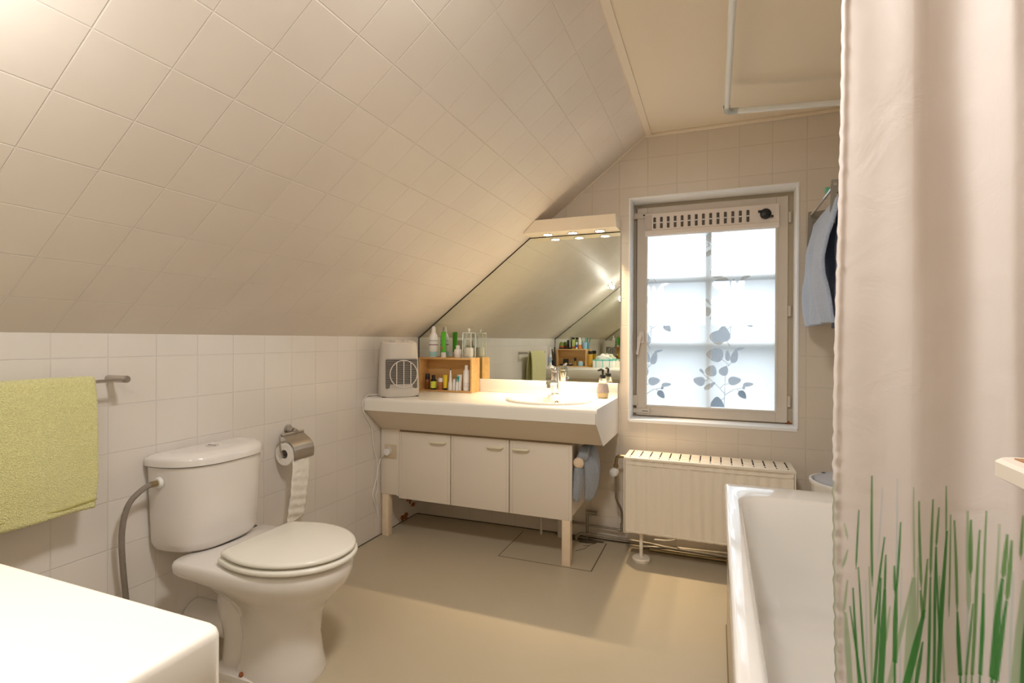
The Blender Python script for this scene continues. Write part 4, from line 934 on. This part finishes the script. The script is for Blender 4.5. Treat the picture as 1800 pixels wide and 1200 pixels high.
# ------------------------------------------------------------------ bath, basket, curtain
bx0, bx1, by0, by1, bz = 1.790, 2.545, -2.60, -.672, .550
bt = thing('bathtub', 'white enamel bathtub along the right side behind the curtain', 'bathtub', (2.16, -1.6, 0))
cx, cy, hx, hy = (bx0 + bx1) / 2, (by0 + by1) / 2, (bx1 - bx0) / 2, (by1 - by0) / 2
def inn(x0, x1, y0, y1, r, z): return rrect((x0 + x1) / 2, (y0 + y1) / 2, (x1 - x0) / 2, (y1 - y0) / 2, r, z, 10)
R = [inn(bx0 + .004, bx1, by0, by1 - .004, .012, .500), inn(bx0, bx1, by0, by1, .014, .505), inn(bx0, bx1, by0, by1, .014, .543), inn(bx0 + .004, bx1 - .002, by0 + .004, by1 - .004, .014, .549), inn(bx0 + .010, bx1 - .01, by0 + .010, by1 - .010, .014, bz),
     inn(bx0 + .040, bx1 - .05, by0 + .10, by1 - .140, .085, bz), inn(bx0 + .046, bx1 - .056, by0 + .106, by1 - .147, .085, .547), inn(bx0 + .052, bx1 - .062, by0 + .115, by1 - .156, .085, .535),
     inn(bx0 + .060, bx1 - .07, by0 + .14, by1 - .175, .09, .45), inn(bx0 + .075, bx1 - .085, by0 + .19, by1 - .20, .10, .30), inn(bx0 + .10, bx1 - .11, by0 + .24, by1 - .23, .11, .20), inn(bx0 + .15, bx1 - .16, by0 + .32, by1 - .29, .10, .165), inn(bx0 + .25, bx1 - .26, by0 + .5, by1 - .45, .10, .158)]
bm = BM(); rings(bm, R, cap0=False); P('tub', bm, M['enamel'], bt, ang=60)
P('side_panel', box(BM(), (bx0 + .012, by0 + .01, .0), (bx0 + .026, by1 - .012, .502), .001), M['bathpanel'], bt)
P('end_panel', box(BM(), (bx0 + .012, by1 - .026, .0), (bx1, by1 - .010, .502), .001), M['bathpanel'], bt)
P('seal_line', box(BM(), (bx0 + .008, by0, 0), (bx0 + .013, by1 - .012, .004)), cmat((.22, .17, .10), .9), bt)

lb = thing('laundry_basket', 'white basket with grey dotted lid between bath end and wall', 'basket', (2.30, -.31, 0))
P('basket', lathe(BM(), [(.125, 0), (.130, .01), (.160, .49), (.166, .500), (.166, .510), (.158, .512), (.150, .500), (.12, .02)], (2.30, -.31, 0), 44), M['white_plastic'], lb)
lid = P('lid', lathe(BM(), [(.150, .500), (.146, .516), (.10, .534), (0, .545)], (2.30, -.31, 0), 44), cmat((.42, .44, .49)), lb)
for k in range(12):
    a = k * 2.4; rr = .028 + .0095 * k
    P('dot', lathe(BM(), [(.009, 0), (.009, .001), (0, .001)], (2.30 + rr * math.cos(a), -.31 + rr * math.sin(a), .5458 - 1.15 * rr * rr - .02 * max(0, rr - .10)), 10, (math.cos(a) * .14 * rr / .1, math.sin(a) * .14 * rr / .1, 1)), M['dark'], lid)

cr_ = thing('curtain_rail', 'white tubular shower curtain rail bent around the bath below ceiling', 'curtain rail', (2.1, -1.2, 2.1))
P('long_tube', tube(BM(), [(1.806, NY + .002, 2.1), (1.7955, -.435, 2.1), (1.798, -.41, 2.1), (1.822, -.398, 2.1)], .0115, 16, smooth=2), M['rail'], cr_)
P('end_tube', tube(BM(), [(1.820, -.398, 2.1), (2.549, -.275, 2.1)], .0125, 16), M['rail'], cr_)
P('elbow', tube(BM(), [(1.7960, -.455, 2.1), (1.7955, -.425, 2.1), (1.800, -.403, 2.1), (1.838, -.395, 2.1)], .0140, 16, smooth=2), M['glass'], cr_)
P('wall_flange', lathe(BM(), [(.028, 0), (.026, .006), (.014, .010)], (2.549, -.275, 2.1), 20, (-1, -.1, 0)), M['rail'], cr_)
P('ceiling_hanger', tube(BM(), [(1.801, -1.75, 2.105), (1.801, -1.75, CZ)], .006, 10), M['rail'], cr_)
P('cross_tube', tube(BM(), [(1.803, -1.80, 2.1), (2.549, -1.945, 2.1)], .0115, 14), M['rail'], cr_)

cu = thing('shower_curtain', 'white shower curtain printed with green grass hanging into the bathtub', 'curtain', (2.1, -1.85, .22))
P0 = np.array([1.957, -1.812]); cd_ = np.array([.98, -.2]); cd_ /= np.linalg.norm(cd_); cn = np.array([cd_[1], -cd_[0]])   # cn points to the room
BL = [(0.033,0.816,0.028,0.718,0.0014,"D"),(0.049,0.875,0.050,0.695,0.0022,"D"),(0.066,0.775,0.053,0.632,0.0022,"D"),(0.068,0.748,0.067,0.685,0.0022,"D"),(0.067,0.689,0.061,0.530,0.0080,"D"),(0.087,0.804,0.082,0.693,0.0022,"D"),(0.079,0.732,0.080,0.689,0.0025,"D"),(0.082,0.703,0.080,0.578,0.0054,"D"),(0.031,0.718,0.041,0.523,0.0022,"D"),(0.024,0.681,0.031,0.519,0.0029,"D"),(0.020,0.648,0.034,0.520,0.0022,"D"),(0.062,0.708,0.053,0.527,0.0036,"D"),(0.104,0.863,0.105,0.716,0.0018,"L"),(0.104,0.719,0.098,0.543,0.0123,"L"),(0.102,0.713,0.073,0.534,0.0051,"L"),(0.111,0.841,0.114,0.701,0.0029,"M"),(0.123,0.750,0.117,0.658,0.0033,"M"),(0.113,0.698,0.117,0.651,0.0043,"M"),(0.118,0.669,0.095,0.542,0.0087,"D"),(0.129,0.847,0.127,0.721,0.0029,"M"),(0.127,0.721,0.123,0.552,0.0033,"D"),(0.137,0.833,0.134,0.770,0.0025,"M"),(0.134,0.770,0.131,0.555,0.0033,"D"),(0.134,0.770,0.139,0.618,0.0022,"D"),(0.147,0.868,0.147,0.792,0.0014,"M"),(0.148,0.796,0.137,0.558,0.0054,"D"),(0.153,0.823,0.152,0.662,0.0014,"M"),(0.158,0.814,0.163,0.665,0.0029,"M"),(0.163,0.665,0.167,0.569,0.0047,"D"),(0.179,0.818,0.179,0.728,0.0040,"M"),(0.175,0.831,0.177,0.669,0.0051,"L"),(0.189,0.804,0.182,0.574,0.0033,"M"),(0.195,0.838,0.193,0.610,0.0018,"M"),(0.214,0.814,0.211,0.743,0.0033,"M"),(0.211,0.743,0.203,0.582,0.0051,"D"),(0.218,0.806,0.215,0.712,0.0033,"M"),(0.215,0.712,0.207,0.583,0.0036,"D"),(0.230,0.846,0.227,0.784,0.0025,"M"),(0.207,0.824,0.205,0.614,0.0018,"L"),(0.063,0.858,0.058,0.739,0.0011,"B"),(0.083,0.875,0.081,0.710,0.0014,"B"),(0.074,0.664,0.068,0.602,0.0025,"L"),(0.182,0.684,0.175,0.571,0.0025,"M"),(0.231,0.751,0.225,0.590,0.0094,"L"),(0.235,0.718,0.233,0.592,0.0072,"D"),(0.046,0.722,0.050,0.526,0.0025,"L"),(0.013,0.788,0.017,0.765,0.0018,"L"),(0.017,0.744,0.011,0.713,0.0022,"L"),(0.017,0.693,0.012,0.634,0.0025,"L"),(0.014,0.635,0.018,0.514,0.0072,"L"),(0.041,0.699,0.043,0.523,0.0014,"B"),(0.088,0.729,0.087,0.539,0.0014,"B"),(0.176,0.779,0.175,0.571,0.0018,"B"),(0.220,0.761,0.219,0.587,0.0018,"B"),(0.139,0.724,0.145,0.560,0.0022,"L"),(0.194,0.706,0.191,0.577,0.0036,"D"),(0.110,0.751,0.108,0.581,0.0018,"L"),(0.116,0.618,0.108,0.547,0.0043,"D")]
us = np.concatenate([np.arange(0, .300, .0013), np.arange(.300, .472, .004)])
zs_ = np.concatenate([np.arange(.27, .48, .006), np.arange(.48, .92, .0022), np.arange(.92, 2.085, .012)])
U, Z = np.meshgrid(us, zs_)
rgb = np.zeros(U.shape + (3,)); rgb[:] = (.86, .81, .78)
rnd = random.Random(8)
ext = []
for k in range(70):
    u0 = .25 + .35 * rnd.random(); zt = .60 + .27 * rnd.random() ** .7; du = (rnd.random() - .5) * .05
    ext.append((u0, zt, u0 + du, .25, .0015 + .006 * rnd.random() ** 2, rnd.choice('DDMLDM')))
for (a, b, c, d, w, k) in [x for x in BL]:
    if d < .60: ext.append((c, d, c + (c - a) / max(.02, b - d) * (d - .25) * .6, .25, max(w, .003), k))
KC = {'D': (.065, .32, .055), 'M': (.15, .38, .08), 'L': (.42, .56, .34), 'B': (.58, .68, .70)}
order = {'B': 0, 'L': 1, 'M': 2, 'D': 3}
cen = lambda: None
for (a, b, c, d, w, k) in sorted(BL + ext, key=lambda t: order[t[5]]):
    t = np.clip((b - Z) / (b - d), 0, 1); inside = (Z <= b) & (Z >= d - .004)
    uc = a + (c - a) * t + .0012 * np.sin(Z * 25 + a * 90) * .35
    ww = w * (1 if d < .6 else np.clip((1 - t) * 9, 0, 1)) * (.35 + .65 * np.minimum(1, t * 2.2)) * .5 + .0004
    cov = np.clip((ww - np.abs(U - uc)) / .0013 + .5, 0, 1) * inside
    cov *= {'D': .92, 'M': .85, 'L': .75, 'B': .55}[k]
    rgb = rgb * (1 - cov[..., None]) + np.array(KC[k]) * cov[..., None]
# folds: soft vertical waves, a puckered hem at the free edge
hgt = np.clip((Z - .2) / 1.9, 0, 1)
dsp = .020 * np.sin(U * 21 + 1.1 + .6 * hgt) * (U / .12).clip(0, 1) + .010 * np.sin(U * 47 + 2 + 1.4 * hgt) * (U / .10).clip(0, 1)
dsp += .016 * np.exp(-((U - .205 - .02 * (1 - hgt)) / .016) ** 2) + .004 * np.sin(Z * 9 + U * 30)
edge = np.exp(-(U / .010) ** 2)
puck = np.sin(Z * 2 * PI / .024 + 1.5 * np.sin(Z * 13)) * .5 + .5 * np.sin(Z * 2 * PI / .041 + 1)
dsp += .0015 * puck * edge + .005 * np.exp(-((U - .004) / .004) ** 2)
lat = U + .0013 * puck * edge + .0045 * np.sin(Z * 4.3 + .8) * np.exp(-(U / .05) ** 2) - .004 * edge
# end hem tucks green at the edge
g = np.exp(-(U / .0035) ** 2) * (Z < .86); rgb = rgb * (1 - .55 * g[..., None]) + np.array((.25, .36, .14)) * .55 * g[..., None]
co = np.stack([P0[0] + cd_[0] * lat + cn[0] * dsp, P0[1] + cd_[1] * lat + cn[1] * dsp, Z], -1)
fab = grid_mesh('fabric', co, len(us), len(zs_), M['curtain'], cu, np.concatenate([rgb, np.ones(U.shape + (1,))], -1), 'print')
md = fab.modifiers.new('thickness', 'SOLIDIFY'); md.thickness = .0008
for k in range(7):
    u = .02 + k * .072; x, y = P0 + cd_ * u
    b = BM(); n = 20
    R = []
    for j in range(8):
        a2 = 2 * PI * j / 8; R.append([(x + cd_[0] * .0015 * math.sin(a2) - cn[0] * (.019 + .002 * math.cos(a2)) * math.cos(2 * PI * i / n), y + cd_[1] * .0015 * math.sin(a2) - cn[1] * (.019 + .002 * math.cos(a2)) * math.cos(2 * PI * i / n), 2.093 + (.019 + .002 * math.cos(a2)) * math.sin(2 * PI * i / n)) for i in range(n)])
    rings(b, R + [R[0]], False, False); bmesh.ops.remove_doubles(b, verts=b.verts, dist=1e-5)
    P('ring', b, M['rail'], cu)

sf = thing('wall_shelf', 'cream shelf board with brown wood inlay at right edge of frame', 'shelf', (2.27, -2.6, .97))
R = [[(x, y, z) for x, y, z in rrect(2.275, -2.610, .273 - i, .386 - i, .020, zz, 6)] for zz, i in ((.970, .006), (.974, .001), (.986, .001), (.990, .004)) for z in (0,)]
bm = BM(); rings(bm, [[(x, y, zz) for x, y, z in rrect(2.275, -2.612, .273 - i, .387 - i, .018, 0, 6)] for zz, i in ((.9725, .006), (.976, 0), (.989, 0), (.992, .003))])
P('board', bm, cmat((.70, .64, .56), .45), sf)
P('wood_inlay', box(BM(), (2.016, -2.97, .9905), (2.53, -2.240, .9932)), M['shelfwood'], sf)
for x in (2.15, 2.42): P('bracket', prism(BM(), [(NY + .001, .85), (NY + .001, .9725), (NY + .20, .9725)], 'x', x - .008, x + .008), M['grey_arm'], sf, smooth=False)
# ------------------------------------------------------------------ groups of repeats
for o in list(bpy.data.objects):
    if o.parent or 'label' not in o: continue
    l, c = o['label'], o.get('category', '')
    if c in ('bottle', 'tube') and 'inside pine box' in l: o['group'] = 'small bottles and tubes inside the far pine box'
    elif c == 'bottle' and 'on near pine box' in l: o['group'] = 'bottles on top of the near pine box'
    elif o.name.startswith('heating_pipe'): o['group'] = 'heating pipes along the far wall'
    elif o.name.startswith('waste_pipe'): o['group'] = 'white pipes under the far cabinet'
    elif o.name.startswith('mirror_lamp'): o['group'] = 'lamp boxes above the two mirrors'
    elif o.name.startswith('wooden_box'): o['group'] = 'open pine boxes on the countertops'
